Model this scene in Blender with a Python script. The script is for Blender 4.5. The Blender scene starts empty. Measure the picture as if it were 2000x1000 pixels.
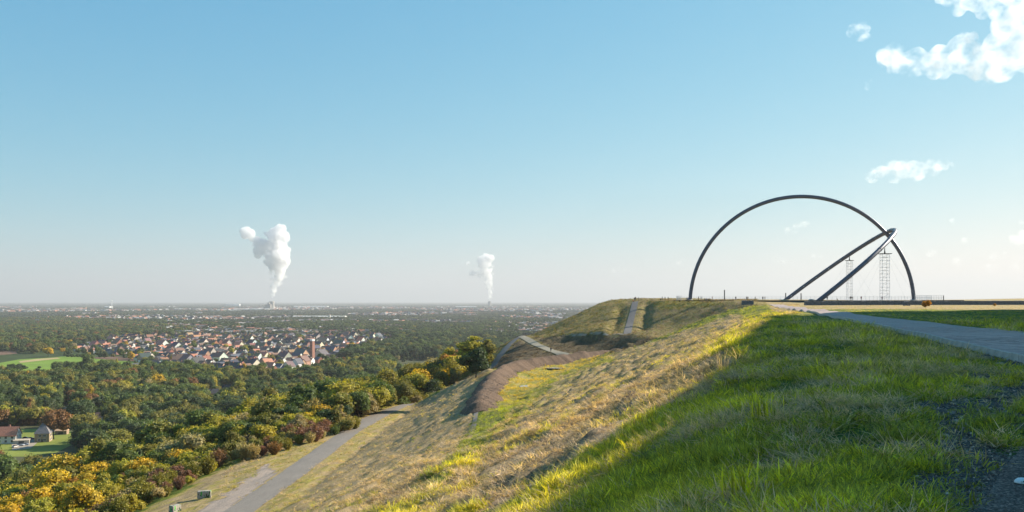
import bpy, bmesh, math, random
import numpy as np
from mathutils import Vector, Matrix
R_ = math.radians
random.seed(7)
rng = np.random.default_rng(7)
scene = bpy.context.scene
COL = scene.collection

# ------------------------------------------------------------------ camera, sky, sun, exposure
F = 1800.0            # focal length in photo pixels (photo is 2000 px wide)
HY = 588.0            # eye level in the photo
EYE = 1.7
cam_d = bpy.data.cameras.new('camera')
cam_d.sensor_width = 36.0
cam_d.lens = 36.0 * F / 2000.0
cam_d.shift_y = (HY - 500.0) / 2000.0
cam_d.clip_start = 0.3
cam_d.clip_end = 200000.0
cam = bpy.data.objects.new('camera', cam_d)
cam.location = (0, 0, EYE)
cam.rotation_euler = (R_(90), 0, 0)
COL.objects.link(cam)
scene.camera = cam

SUN_AZ, SUN_EL = 64.0, 27.0          # azimuth clockwise from the view axis (+Y)
w = bpy.data.worlds.new('World')
scene.world = w
w.use_nodes = True
nt = w.node_tree
bg = nt.nodes['Background']
sky = nt.nodes.new('ShaderNodeTexSky')
sky.sky_type = 'NISHITA'
sky.sun_disc = False
sky.sun_elevation = R_(SUN_EL)
sky.sun_rotation = R_(SUN_AZ)
sky.altitude = 100
sky.air_density = 1.0
sky.dust_density = 0.3
sky.ozone_density = 1.5
# photographic tone curve of the sky, one per channel, the same over the whole sky
sp = nt.nodes.new('ShaderNodeSeparateColor'); cb = nt.nodes.new('ShaderNodeCombineColor')
nt.links.new(sky.outputs[0], sp.inputs[0])
for i, (p_, g_) in enumerate(((1.24, 0.775), (0.62, 0.57), (0.36, 0.505))):
    m0 = nt.nodes.new('ShaderNodeMath'); m0.operation = 'MULTIPLY'; m0.inputs[1].default_value = 0.072
    m1 = nt.nodes.new('ShaderNodeMath'); m1.operation = 'POWER'; m1.inputs[1].default_value = p_
    m2 = nt.nodes.new('ShaderNodeMath'); m2.operation = 'MULTIPLY'; m2.inputs[1].default_value = g_ / 0.072
    nt.links.new(sp.outputs[i], m0.inputs[0]); nt.links.new(m0.outputs[0], m1.inputs[0]); nt.links.new(m1.outputs[0], m2.inputs[0]); nt.links.new(m2.outputs[0], cb.inputs[i])
nt.links.new(cb.outputs[0], bg.inputs[0])
bg.inputs[1].default_value = 0.065

sun_d = bpy.data.lights.new('sun', 'SUN')
sun_d.energy = 5.0
sun_d.angle = R_(0.5)
sun_d.color = (1.0, 0.90, 0.75)
sun = bpy.data.objects.new('sun', sun_d)
sd = Vector((math.sin(R_(SUN_AZ)) * math.cos(R_(SUN_EL)), math.cos(R_(SUN_AZ)) * math.cos(R_(SUN_EL)), math.sin(R_(SUN_EL))))
sun.rotation_euler = sd.to_track_quat('Z', 'Y').to_euler()
sun.location = (60, 20, 80)
COL.objects.link(sun)

scene.view_settings.view_transform = 'Standard'
scene.view_settings.look = 'None'
scene.view_settings.gamma = 1.0
scene.view_settings.use_curve_mapping = False
scene.view_settings.exposure = 1.25
scene.cycles.use_denoising = True
scene.cycles.volume_bounces = 12
scene.cycles.max_bounces = 14
scene.cycles.diffuse_bounces = 3
scene.cycles.glossy_bounces = 2
scene.cycles.transparent_max_bounces = 16
scene.cycles.volume_step_rate = 0.5
scene.cycles.volume_max_steps = 256
scene.cycles.sample_clamp_indirect = 6.0
HAZE_DENSITY = 6.0e-5

# ------------------------------------------------------------------ helpers
def W(px, py, h):
    """photo pixel + metres below the eye -> world point"""
    Z = F * h / (py - HY)
    return ((px - 1000.0) / F * Z, Z, EYE - h)

def WZ(px, py, Z):
    return ((px - 1000.0) / F * Z, Z, EYE - (py - HY) / F * Z)

def proj(P):
    P = np.asarray(P, float)
    Y = np.maximum(P[..., 1], 0.05)
    return 1000 + F * P[..., 0] / Y, HY - F * (P[..., 2] - EYE) / Y

def inpoly(x, y, poly):
    x = np.asarray(x, float); y = np.asarray(y, float)
    c = np.zeros(x.shape, bool)
    n = len(poly)
    for i in range(n):
        x0, y0 = poly[i]; x1, y1 = poly[(i + 1) % n]
        cond = ((y0 > y) != (y1 > y))
        with np.errstate(divide='ignore', invalid='ignore'):
            xi = (x1 - x0) * (y - y0) / ((y1 - y0) if y1 != y0 else 1e-9) + x0
        c ^= cond & (x < xi)
    return c

_tab = np.random.default_rng(11).random((256, 256))
def vnoise(x, y):
    xi = np.floor(x).astype(int); yi = np.floor(y).astype(int)
    fx = x - xi; fy = y - yi
    fx = fx * fx * (3 - 2 * fx); fy = fy * fy * (3 - 2 * fy)
    a = _tab[xi & 255, yi & 255]; b = _tab[(xi + 1) & 255, yi & 255]
    c = _tab[xi & 255, (yi + 1) & 255]; d = _tab[(xi + 1) & 255, (yi + 1) & 255]
    return (a * (1 - fx) + b * fx) * (1 - fy) + (c * (1 - fx) + d * fx) * fy
def fbm(x, y, o=4):
    s = 0; a = 0.5; t = 0
    for i in range(o):
        s = s + a * vnoise(x * 2 ** i + 17.3 * i, y * 2 ** i + 5.1 * i); t += a; a *= 0.5
    return s / t

def mesh_np(name, verts, faces, mats=None, smooth=False, fmat=None):
    verts = np.asarray(verts, np.float32).reshape(-1, 3)
    faces = np.asarray(faces, np.int32)
    k = faces.shape[1]; n = faces.shape[0]
    me = bpy.data.meshes.new(name)
    me.vertices.add(len(verts)); me.vertices.foreach_set('co', verts.ravel())
    me.loops.add(n * k); me.loops.foreach_set('vertex_index', faces.ravel())
    me.polygons.add(n)
    me.polygons.foreach_set('loop_start', np.arange(0, n * k, k, dtype=np.int32))
    me.polygons.foreach_set('loop_total', np.full(n, k, np.int32))
    if fmat is not None: me.polygons.foreach_set('material_index', np.asarray(fmat, np.int32))
    if smooth: me.polygons.foreach_set('use_smooth', np.ones(n, bool))
    me.update(calc_edges=True)
    for m in (mats or []): me.materials.append(m)
    return me

def link(name, me, parent=None, loc=None, rotz=0, **props):
    o = bpy.data.objects.new(name, me)
    COL.objects.link(o)
    if parent is not None: o.parent = parent
    if loc is not None: o.location = loc
    if rotz: o.rotation_euler = (0, 0, rotz)
    for k, v in props.items(): o[k] = v
    return o

def thing(name, label, cat, loc=(0, 0, 0), rotz=0, group=None):
    o = bpy.data.objects.new(name, None)
    COL.objects.link(o)
    o.empty_display_size = 0.5
    o.location = loc; o.rotation_euler = (0, 0, rotz)
    o['label'] = label; o['category'] = cat
    if group: o['group'] = group
    return o

class MB:
    """collects simple solids into one mesh"""
    def __init__(s): s.v = []; s.f = []
    def add(s, v, f):
        b = len(s.v); s.v += [tuple(p) for p in v]; s.f += [tuple(i + b for i in q) for q in f]; return s
    def box(s, c, d, rz=0, taper=1.0):
        cx, cy, cz = c; dx, dy, dz = d[0] / 2, d[1] / 2, d[2] / 2
        ca, sa = math.cos(rz), math.sin(rz); v = []
        for z, k in ((-dz, 1.0), (dz, taper)):
            for x, y in ((-dx, -dy), (dx, -dy), (dx, dy), (-dx, dy)):
                x *= k; y *= k
                v.append((cx + x * ca - y * sa, cy + x * sa + y * ca, cz + z))
        return s.add(v, [(3, 2, 1, 0), (4, 5, 6, 7), (0, 1, 5, 4), (1, 2, 6, 5), (2, 3, 7, 6), (3, 0, 4, 7)])
    def tube(s, pts, r, n=8, cap=True):
        pts = [Vector(p) for p in pts]
        rs = r if isinstance(r, (list, tuple)) else [r] * len(pts)
        v = []; f = []
        up = None
        for i, p in enumerate(pts):
            d = (pts[min(i + 1, len(pts) - 1)] - pts[max(i - 1, 0)]).normalized()
            if up is None:
                up = Vector((0, 0, 1)) if abs(d.z) < 0.9 else Vector((1, 0, 0))
            a = d.cross(up).normalized(); b = a.cross(d).normalized(); up = b
            for k in range(n):
                t = 2 * math.pi * k / n
                v.append(p + a * (math.cos(t) * rs[i]) + b * (math.sin(t) * rs[i]))
        for i in range(len(pts) - 1):
            for k in range(n):
                f.append((i * n + k, i * n + (k + 1) % n, (i + 1) * n + (k + 1) % n, (i + 1) * n + k))
        if cap:
            f.append(tuple(range(n))[::-1]); f.append(tuple((len(pts) - 1) * n + k for k in range(n)))
        return s.add(v, f)
    def lathe(s, prof, c=(0, 0, 0), n=16):
        v = []; f = []
        for r, z in prof:
            for k in range(n):
                t = 2 * math.pi * k / n
                v.append((c[0] + r * math.cos(t), c[1] + r * math.sin(t), c[2] + z))
        for i in range(len(prof) - 1):
            for k in range(n):
                f.append((i * n + k, i * n + (k + 1) % n, (i + 1) * n + (k + 1) % n, (i + 1) * n + k))
        f.append(tuple(range(n))[::-1]); f.append(tuple((len(prof) - 1) * n + k for k in range(n)))
        return s.add(v, f)
    def mesh(s, name, mat, smooth=False):
        me = bpy.data.meshes.new(name)
        me.from_pydata(s.v, [], s.f); me.update()
        if smooth: me.polygons.foreach_set('use_smooth', np.ones(len(me.polygons), bool))
        for m in (mat if isinstance(mat, (list, tuple)) else [mat]): me.materials.append(m)
        return me
    def obj(s, name, mat, parent=None, loc=None, smooth=False, rotz=0, **p):
        return link(name, s.mesh(name, mat, smooth), parent, loc, rotz, **p)

# ------------------------------------------------------------------ materials
class NT:
    def __init__(s, name):
        s.m = bpy.data.materials.new(name); s.m.use_nodes = True
        s.t = s.m.node_tree; s.t.nodes.clear()
        s.out = s.t.nodes.new('ShaderNodeOutputMaterial')
    def n(s, typ, **kw):
        nd = s.t.nodes.new(typ)
        for k, v in kw.items():
            if k.startswith('i_'):
                key = k[2:]; key = int(key) if key.isdigit() else key.replace('_', ' ')
                nd.inputs[key].default_value = v
            else: setattr(nd, k, v)
        return nd
    def l(s, a, b): s.t.links.new(a, b)
    def math(s, op, a, b=None, c=None, clamp=False):
        nd = s.t.nodes.new('ShaderNodeMath'); nd.operation = op; nd.use_clamp = clamp
        for i, x in enumerate((a, b, c)):
            if x is None: continue
            if isinstance(x, (int, float)): nd.inputs[i].default_value = x
            else: s.l(x, nd.inputs[i])
        return nd.outputs[0]
    def mix(s, fac, a, b, blend='MIX'):
        nd = s.t.nodes.new('ShaderNodeMix'); nd.data_type = 'RGBA'; nd.blend_type = blend; nd.clamp_factor = True
        for i, x in ((0, fac), (6, a), (7, b)):
            if isinstance(x, (int, float)): nd.inputs[i].default_value = x
            elif isinstance(x, (tuple, list)): nd.inputs[i].default_value = (*x[:3], 1)
            else: s.l(x, nd.inputs[i])
        return nd.outputs[2]
    def noise(s, vec, scale, detail=4, rough=0.6):
        nd = s.n('ShaderNodeTexNoise'); nd.inputs['Scale'].default_value = scale
        nd.inputs['Detail'].default_value = detail; nd.inputs['Roughness'].default_value = rough
        if vec is not None: s.l(vec, nd.inputs['Vector'])
        return nd.outputs[0]
    def mapping(s, vec, scale=(1, 1, 1), rot=(0, 0, 0)):
        nd = s.n('ShaderNodeMapping'); nd.inputs['Scale'].default_value = scale; nd.inputs['Rotation'].default_value = rot
        s.l(vec, nd.inputs[0]); return nd.outputs[0]
    def ramp(s, fac, stops):
        nd = s.n('ShaderNodeValToRGB'); e = nd.color_ramp.elements
        while len(e) < len(stops): e.new(0.5)
        for i, (p, c) in enumerate(stops):
            e[i].position = p; e[i].color = (*c, 1) if len(c) == 3 else c
        s.l(fac, nd.inputs[0]); return nd.outputs[0]
    def attr(s, name, typ='GEOMETRY'):
        nd = s.n('ShaderNodeAttribute'); nd.attribute_name = name; nd.attribute_type = typ; return nd
    def bump(s, h, strength=0.5, dist=0.1):
        nd = s.n('ShaderNodeBump'); nd.inputs['Strength'].default_value = strength; nd.inputs['Distance'].default_value = dist
        s.l(h, nd.inputs['Height']); return nd.outputs[0]
    def bsdf(s, col, rough=0.8, normal=None, metallic=0.0, spec=0.3):
        nd = s.n('ShaderNodeBsdfPrincipled')
        if isinstance(col, (tuple, list)): nd.inputs['Base Color'].default_value = (*col[:3], 1)
        else: s.l(col, nd.inputs['Base Color'])
        if isinstance(rough, (int, float)): nd.inputs['Roughness'].default_value = rough
        else: s.l(rough, nd.inputs['Roughness'])
        nd.inputs['Metallic'].default_value = metallic
        nd.inputs['Specular IOR Level'].default_value = spec
        if normal is not None: s.l(normal, nd.inputs['Normal'])
        s.l(nd.outputs[0], s.out.inputs[0]); return nd
    def obj_co(s): return s.n('ShaderNodeTexCoord').outputs['Object']
    def pos(s): return s.n('ShaderNodeNewGeometry').outputs['Position']

def simple(name, col, rough=0.8, var=0.25, scale=3.0, bump=0.0, metallic=0.0, spec=0.3):
    k = NT(name); v = k.obj_co()
    n = k.noise(v, scale, 5)
    dark = tuple(c * (1 - var) for c in col); light = tuple(min(c * (1 + var), 1) for c in col)
    c = k.ramp(n, [(0.3, dark), (0.7, light)])
    nm = k.bump(k.noise(v, scale * 4, 4), bump, 0.05) if bump else None
    k.bsdf(c, rough, nm, metallic, spec); return k.m

def tinted(name, rough=0.85, var=0.3, scale=1.0):
    """colour comes from the object's own 'tint' property"""
    k = NT(name); a = k.attr('tint', 'INSTANCER')
    n = k.noise(k.pos(), scale, 4)
    c = k.mix(1.0, a.outputs['Color'], k.ramp(n, [(0.3, (1 - var,) * 3), (0.7, (1 + var,) * 3)]), 'MULTIPLY')
    k.bsdf(c, rough); return k.m

def leaf_mat(name, trans=0.35, rough=0.6):
    k = NT(name)
    a = k.attr('tint', 'INSTANCER'); lv = k.attr('lv')
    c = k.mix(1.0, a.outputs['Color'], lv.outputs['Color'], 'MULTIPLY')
    d = k.n('ShaderNodeBsdfDiffuse'); k.l(c, d.inputs[0])
    tr = k.n('ShaderNodeBsdfTranslucent')
    k.l(k.mix(1.0, c, (1.25, 1.15, 0.55), 'MULTIPLY'), tr.inputs[0])
    mx = k.n('ShaderNodeMixShader'); mx.inputs[0].default_value = trans
    k.l(d.outputs[0], mx.inputs[1]); k.l(tr.outputs[0], mx.inputs[2])
    g = k.n('ShaderNodeBsdfGlossy'); g.inputs['Roughness'].default_value = rough; g.inputs[0].default_value = (1, 1, 1, 1)
    m2 = k.n('ShaderNodeMixShader'); m2.inputs[0].default_value = 0.025
    k.l(mx.outputs[0], m2.inputs[1]); k.l(g.outputs[0], m2.inputs[2])
    k.l(m2.outputs[0], k.out.inputs[0]); return k.m

M = {}
M['leaf'] = leaf_mat('leaf')
M['grass'] = leaf_mat('grass_blade', 0.5)
M['bark'] = simple('bark', (0.07, 0.055, 0.04), 0.9, 0.4, 6, 0.4)
M['wall'] = tinted('house_wall', 0.85, 0.12, 0.6)
M['roof'] = tinted('roof_tile', 0.8, 0.25, 1.2)
M['chimney'] = simple('chimney_brick', (0.22, 0.11, 0.08), 0.9, 0.3, 4)
M['glass'] = simple('window_glass', (0.02, 0.025, 0.035), 0.15, 0.2, 2, 0, 0, 0.6)
M['frame'] = simple('white_frame', (0.7, 0.7, 0.68), 0.6, 0.1)
M['steel'] = simple('arch_steel', (0.075, 0.082, 0.11), 0.42, 0.2, 0.8, 0.05, 0.35, 0.5)
M['dark'] = simple('dark_metal', (0.06, 0.06, 0.06), 0.6, 0.3)
M['galv'] = simple('galvanised_steel', (0.45, 0.46, 0.47), 0.5, 0.15, 2, 0, 0.4)
M['concrete'] = simple('concrete', (0.33, 0.31, 0.28), 0.9, 0.25, 1.5, 0.3)
M['kerb'] = simple('kerb_concrete', (0.55, 0.48, 0.42), 0.9, 0.3, 2.5, 0.4)
M['white'] = simple('white_paint', (0.78, 0.78, 0.76), 0.6, 0.06)
M['brick'] = simple('red_brick', (0.31, 0.155, 0.115), 0.9, 0.25, 2)
M['stone'] = simple('gabion_stone', (0.13, 0.135, 0.15), 0.9, 0.55, 3.2, 0.8)
M['wire'] = simple('cage_wire', (0.25, 0.25, 0.25), 0.5, 0.1, 2, 0, 0.6)
# ------------------------------------------------------------------ terrain of the heap
AZ = R_(14.93)                     # the ridge runs towards this azimuth
SA, CA = math.sin(AZ), math.cos(AZ)
ctrl = []
def cw(px, py, h): ctrl.append(W(px, py, h))
def cz(px, py, Z): ctrl.append(WZ(px, py, Z))
def raw(x, y, h): ctrl.append((x, y, EYE - h))
def curve(pts, n=4):
    """pts: world points -> dense samples added as controls"""
    for a, b in zip(pts[:-1], pts[1:]):
        for k in range(n):
            t = k / n; ctrl.append(tuple(a[i] * (1 - t) + b[i] * t for i in range(3)))
    ctrl.append(tuple(pts[-1]))
def polydist(x, y, pts):
    x = np.asarray(x, float); y = np.asarray(y, float)
    best = np.full(x.shape, 1e9)
    for a, b in zip(pts[:-1], pts[1:]):
        ax, ay, bx, by = a[0], a[1], b[0], b[1]
        L = (bx - ax) ** 2 + (by - ay) ** 2 + 1e-9
        t = np.clip(((x - ax) * (bx - ax) + (y - ay) * (by - ay)) / L, 0, 1)
        best = np.minimum(best, np.hypot(x - ax - t * (bx - ax), y - ay - t * (by - ay)))
    return best
# near shoulder: cross profile metres below the eye against t (metres left of the ridge line)
PROF = [(-30, 1.65), (-18, 1.7), (-9, 1.7), (-4, 1.7), (-1.5, 1.72), (0, 1.82), (2, 2.75), (4, 4.0), (7, 5.75), (12, 8.15), (16, 9.75), (20, 11.3), (25, 13.05), (30, 15.0), (38, 18.2)]
for s in (-40, -15, 0, 8, 16, 26, 38, 52, 68, 86, 108, 135):
    for t, h in PROF:
        tt = t
        x = -tt * CA + s * SA; y = tt * SA + s * CA
        if t < -4 and s > 70: continue
        if t > 20 and s > 120: continue
        raw(x, y, h)
# plateau path edges
NEAR = [(1989, 705, 1.7), (1840, 668, 1.68), (1708, 637, 1.65), (1620, 617, 1.6), (1567, 606, 1.55), (1532, 600.5, 1.5), (1501, 596.2, 1.45)]
FAR = [(2000, 653, 1.7), (1840, 632.6, 1.67), (1708, 619, 1.62), (1620, 607.5, 1.57), (1576, 602.7, 1.54), (1545, 598.7, 1.5), (1529, 596.2, 1.45)]
for Z_ in (30, 45, 70, 100, 140, 180, 220, 260, 290):
    for px_ in (1600, 1660, 1740, 1850, 2000, 2160):
        h_ = 1.68 - Z_ / 290 * .18; py_ = HY + h_ * F / Z_
        if py_ < np.interp(px_, [1529, 1545, 1576, 1620, 1708, 1840, 2000, 2160], [596.2, 598.7, 602.7, 607.5, 619, 632.6, 653, 675]) - 1: cw(px_, py_, h_)
nearE = [W(*p) for p in NEAR]; farE = [W(*p) for p in FAR]
nearE = [(10.6, 12.0, 0.0), (12.4, 18.5, 0.0)] + nearE; farE = [(20.5, 27.0, 0.0), (23.0, 36.0, 0.0)] + farE
PATHPOLY = [p[:2] for p in nearE] + [p[:2] for p in farE[::-1]]
def on_path(x, y, grow=0.0):
    x = np.asarray(x, float); y = np.asarray(y, float)
    m = inpoly(x, y, PATHPOLY)
    if grow > 0: m |= (polydist(x, y, nearE) < grow) | (polydist(x, y, farE) < grow)
    return m
curve(nearE[2:], 3); curve(farE[2:], 3)
# ground in front of the long wall, then the right-hand plateau
for px in (1590, 1700, 1800, 1900, 2000): cz(px, 597.0, 306)
for x, y, h in ((150, 200, 1.6), (200, 260, 1.6), (120, 150, 1.65), (80, 80, 1.7), (160, 80, 1.7), (260, 160, 1.6), (330, 60, 1.7), (330, 300, 1.5), (330, 480, 1.5), (250, 480, 1.2), (180, 470, 0.6), (100, 470, 0.2), (60, 0, 1.7), (160, 0, 1.7), (330, -60, 1.7), (60, -60, 1.7), (160, -60, 1.7), (240, 340, 1.3), (200, 400, 0.8)): raw(x, y, h)
for a in range(0, 360, 30):
    raw(120 + 50 * math.cos(R_(a)), 384 + 50 * math.sin(R_(a)), 0.1 if not 200 < a < 340 else 0.35)
# silhouette where the near slope turns away, and the drop behind it
S = [(1480, 597, 300), (1440, 606, 292), (1400, 618, 285), (1340, 640, 277), (1290, 661, 270), (1250, 677, 267), (1210, 692, 262)]
curve([WZ(*p) for p in S], 4)
for px, py, Z in S[1:]:
    Z2 = Z + 26; h = (py - HY) / F * Z2 + min(6.0, 0.5 + (1480 - px) * 0.04)
    raw((px - 1000 - 4) / F * Z2, Z2, h)
# terrace floor
for p in ((960, 830, 20.6), (985, 800, 21.2), (1020, 762, 21.6), (1005, 785, 21.4), (1035, 742, 21.2), (1080, 725, 20.2), (1050, 750, 21.0), (1130, 712, 19.0), (1180, 702, 18.0), (930, 868, 19.8), (1100, 722, 19.8)): cw(*p)
# outer edge of the terrace (under the gravel bank)
BANK = [(930, 806, 20.9), (938, 785, 20.8), (948, 763, 20.6), (962, 742, 20.3), (985, 727, 19.9), (1020, 717, 19.4), (1060, 711, 19.0), (1110, 705, 18.6), (1160, 700, 18.2), (1215, 693, 17.6)]
curve([W(*p) for p in BANK], 3)
# foot of the outer slope, road, shoulder, edge of the wood
TOE = [(540, 1000, 28.4), (620, 940, 28.8), (700, 880, 29.2), (760, 830, 29.5), (800, 803, 29.8), (822, 786, 30.2)]
ROADR = [(497, 1000, 29.4), (600, 925, 29.5), (700, 845, 29.6), (760, 810, 29.8), (790, 796, 29.9), (815, 787, 30.1)]
ROADL = [(436, 1000, 29.5), (560, 915, 29.6), (640, 860, 29.7), (700, 821, 29.8), (740, 804, 29.95), (785, 790, 30.2)]
SHO = [(285, 1000, 31.4), (400, 935, 31.4), (500, 880, 31.4), (600, 835, 31.5), (700, 803, 31.8), (770, 785, 32.0)]
for cvv in (TOE, ROADR, ROADL, SHO):
    pts = [W(*p) for p in cvv]
    a, b = pts[0], pts[1]
    ext = [(a[0] + (a[0] - b[0]) * k * 0.1, a[1] - 22 * k, a[2]) for k in (4, 3, 2, 1)]
    curve(ext + pts, 3)
# outline of the outer slope against the wood
OUT = [(950, 722, 19.6), (925, 733, 21.2), (900, 745, 23.0), (850, 768, 26.6), (822, 784, 29.8)]
outp = [W(*p) for p in OUT]
curve(outp, 3)
for x, y, z in outp: raw(x - 5, y + 26, (EYE - z) * 1.1 + 6)
# far heap: top edge, skyline, benches
TOP = [(1180, 588.6, 430), (1240, 588.2, 405), (1300, 588.2, 385), (1360, 588.6, 360), (1420, 590.2, 340), (1470, 594, 322), (1490, 595.5, 312)]
topp = [WZ(*p) for p in TOP]; curve(topp, 4)
SKY = [(1180, 588.6, 430), (1150, 603, 425), (1100, 628, 412), (1060, 645, 398), (1030, 656.5, 386)]
curve([WZ(*p) for p in SKY], 4)
for px, py, Z in SKY[1:]:
    x, y, z = WZ(px, py, Z); raw(x - 6, y + 30, EYE - z + 14)
raw(50, 470, 3); raw(30, 500, 20); raw(0, 560, 60)
UPB = [(1045, 657, 14.6), (1100, 654, 12.95), (1160, 651.5, 11.7), (1225, 652.5, 11.5), (1255, 655.5, 11.6), (1285, 663, 12.4)]
curve([W(*p) for p in UPB], 4)
PR = [(1018, 656, 14.6), (1030, 663, 15.3), (1045, 672, 16.1), (1075, 685, 17.0), (1105, 693, 17.4), (1138, 700, 17.8)]
PL = [(1018, 656, 14.6), (1006, 663, 15.8), (992, 676, 17.6), (978, 693, 19.8), (965, 711, 21.8), (958, 722, 23.0)]
curve([W(*p) for p in PR], 4); curve([W(*p) for p in PL], 4)
for p in ((1200, 686, 15.4), (1160, 668, 14.6), (1110, 668, 15.2), (1220, 672, 14.0), (1000, 702, 18.9), (1010, 690, 18.2), (1040, 697, 18.3), (1085, 698, 18.4)): cw(*p)
# the straight climb
CL = [WZ(1225, 652.5, 322), WZ(1230, 632, 348), WZ(1236, 610, 374), WZ(1241, 589.5, 402)]
curve(CL, 4)
# left of the left path: down to the wood
for x, y, z in [W(*p) for p in PL[1:]]: raw(x - 12, y + 14, EYE - z + 7)
raw(-8, 392, 22); raw(-18, 420, 32)
# wooded hillside down to the plain
for Y in (60, 100, 140, 190, 240, 290):
    for X, h in ((-62, 34), (-90, 42), (-125, 53), (-165, 66), (-215, 82), (-260, 90.5), (-330, 91.5), (-420, 91.5)): raw(X, Y, h)
for Y, X0 in ((330, -20), (370, -14), (410, -10), (460, 0)):
    for k, h in ((-14, 30 if Y < 380 else 34), (-40, 40), (-80, 53), (-120, 66), (-170, 81), (-220, 90.5), (-300, 91.5), (-400, 91.5)): raw(X0 + k, Y, h)
for X, Y, h in ((20, 520, 40), (-40, 520, 58), (-100, 540, 78), (-160, 560, 91), (-300, 560, 91.5), (60, 520, 25), (60, 580, 60), (60, 640, 90), (-60, 640, 91.5), (-420, 640, 91.5), (150, 520, 12), (150, 600, 60), (150, 680, 91), (330, 520, 8), (330, 620, 60), (330, 720, 91.5), (60, 720, 91.5), (-200, 720, 91.5), (-420, 720, 91.5), (-420, -60, 91.5), (-260, -60, 90), (-165, -60, 66), (-90, -60, 42), (-260, 20, 90), (-165, 20, 66), (-90, 20, 42), (-62, 20, 34)): raw(X, Y, h)
ctrl = np.array(ctrl)
# drop near-duplicates
keep = []; seen = set()
for i, p in enumerate(ctrl):
    key = (round(p[0] / 1.2), round(p[1] / 1.2))
    if key in seen: continue
    seen.add(key); keep.append(i)
ctrl = ctrl[keep]
N = len(ctrl)
def kern(A, B): return np.sqrt(((A[:, None, :] - B[None, :, :]) ** 2).sum(-1) + 4.0)
Kc = kern(ctrl[:, :2], ctrl[:, :2])
A_ = np.zeros((N + 3, N + 3)); A_[:N, :N] = -Kc + np.eye(N) * 0.15
A_[:N, N] = 1; A_[:N, N + 1:] = ctrl[:, :2]; A_[N, :N] = 1; A_[N + 1:, :N] = ctrl[:, :2].T
sol = np.linalg.solve(A_, np.concatenate([ctrl[:, 2], np.zeros(3)]))
def rbf(x, y):
    q = np.stack([x, y], 1); out = np.empty(len(x))
    for i in range(0, len(x), 8000):
        qq = q[i:i + 8000]
        out[i:i + 8000] = -kern(qq, ctrl[:, :2]) @ sol[:N] + sol[N] + qq @ sol[N + 1:]
    return out
def graded(segs):
    out = [segs[0][0]]
    for a, b, d in segs:
        n = max(1, int(round((b - a) / d))); out += list(np.linspace(a, b, n + 1)[1:])
    return np.array(out)
gx = graded([(-420, -250, 8), (-250, -110, 4), (-110, -58, 2), (-58, -25, 1.0), (-25, 30, 0.45), (30, 100, 1.0), (100, 190, 2.5), (190, 330, 7)])
gy = graded([(-60, -10, 5), (-10, 3, 1), (3, 50, 0.42), (50, 120, 0.8), (120, 300, 1.0), (300, 420, 1.6), (420, 520, 4), (520, 720, 8)])
GX, GY = np.meshgrid(gx, gy, indexing='ij')
gz = rbf(GX.ravel(), GY.ravel()).reshape(GX.shape)
gz = np.maximum(gz, -89.6)
def resample(pts, step):
    pts = np.array(pts, float); d = np.r_[0, np.cumsum(np.linalg.norm(np.diff(pts[:, :2], axis=0), axis=1))]
    n = max(2, int(d[-1] / step)); u = np.linspace(0, d[-1], n + 1)
    # smooth interpolation
    out = np.stack([np.interp(u, d, pts[:, i]) for i in range(pts.shape[1])], 1)
    for _ in range(3):
        out[1:-1] = (out[:-2] + 2 * out[1:-1] + out[2:]) / 4
    return out
roadc = [tuple((np.array(W(*a)) + np.array(W(*b))) / 2) for a, b in zip(ROADL, ROADR)]
pathc = [tuple((np.array(a) + np.array(b)) / 2) for a, b in zip(nearE, farE)]
dist_road = np.minimum(polydist(GX, GY, roadc) - 2.6, np.where(on_path(GX, GY), 0, np.minimum(polydist(GX, GY, nearE), polydist(GX, GY, farE)) - .8))
dist_road = np.minimum(dist_road, polydist(GX, GY, [W(*p) for p in PR]) - 2.0)
dist_road = np.minimum(dist_road, polydist(GX, GY, [W(*p) for p in PL]) - 2.0)
dist_road = np.minimum(dist_road, polydist(GX, GY, CL) - 2.0)
dist_road = np.minimum(dist_road, np.hypot(GX - 120, GY - 384) - 55)
FLOOR = [W(*p)[:2] for p in ((932, 872, 19.9), (925, 845, 20.3), (936, 815, 20.7), (960, 790, 21.0), (980, 765, 21.2), (998, 745, 21.2), (1030, 727, 20.6), (1080, 714, 19.9), (1150, 706, 18.8), (1192, 702, 18.0), (1200, 706, 17.9), (1130, 722, 19.3), (1080, 740, 20.6), (1040, 772, 21.4), (1000, 812, 21.0), (962, 852, 20.3))]
on_floor = inpoly(GX, GY, FLOOR)
dist_road = np.where(on_floor, np.minimum(dist_road, .35), dist_road)
calm = np.clip(dist_road / 3.0, 0, 1)
# relief: streaks that run along the slope, tussocks near by
gs = GX * SA + GY * CA; gt = -GX * CA + GY * SA
streak = fbm(gs / 6.0, gt / 1.3, 5) - 0.5
tus = fbm(GX / 1.6, GY / 1.6, 3) - 0.5
slope_on = np.clip((gt - 1) / 6, 0, 1)
farhill = np.clip((GY - 290) / 30, 0, 1)
streak2 = fbm((GX * 0.9 + GY * 0.45) / 11.0, (GX * 0.45 - GY * 0.9) / 3.0 + 40, 4) - 0.5
gz += calm * (slope_on * (1 - farhill) * streak * np.where(gt > 42, .8, 1.7) + tus * (0.07 + 0.15 * np.clip((gt + 1) / 3, 0, 1) + 0.2 * slope_on) + slope_on * farhill * streak2 * 1.9)
# hollows either side of the straight climb
dcl = polydist(GX, GY, CL)
side = np.exp(-((dcl - 5.5) / 2.2) ** 2)
gz -= side * 1.3 * np.clip((GY - 322) / 12, 0, 1) * np.clip((400 - GY) / 10, 0, 1)
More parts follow.
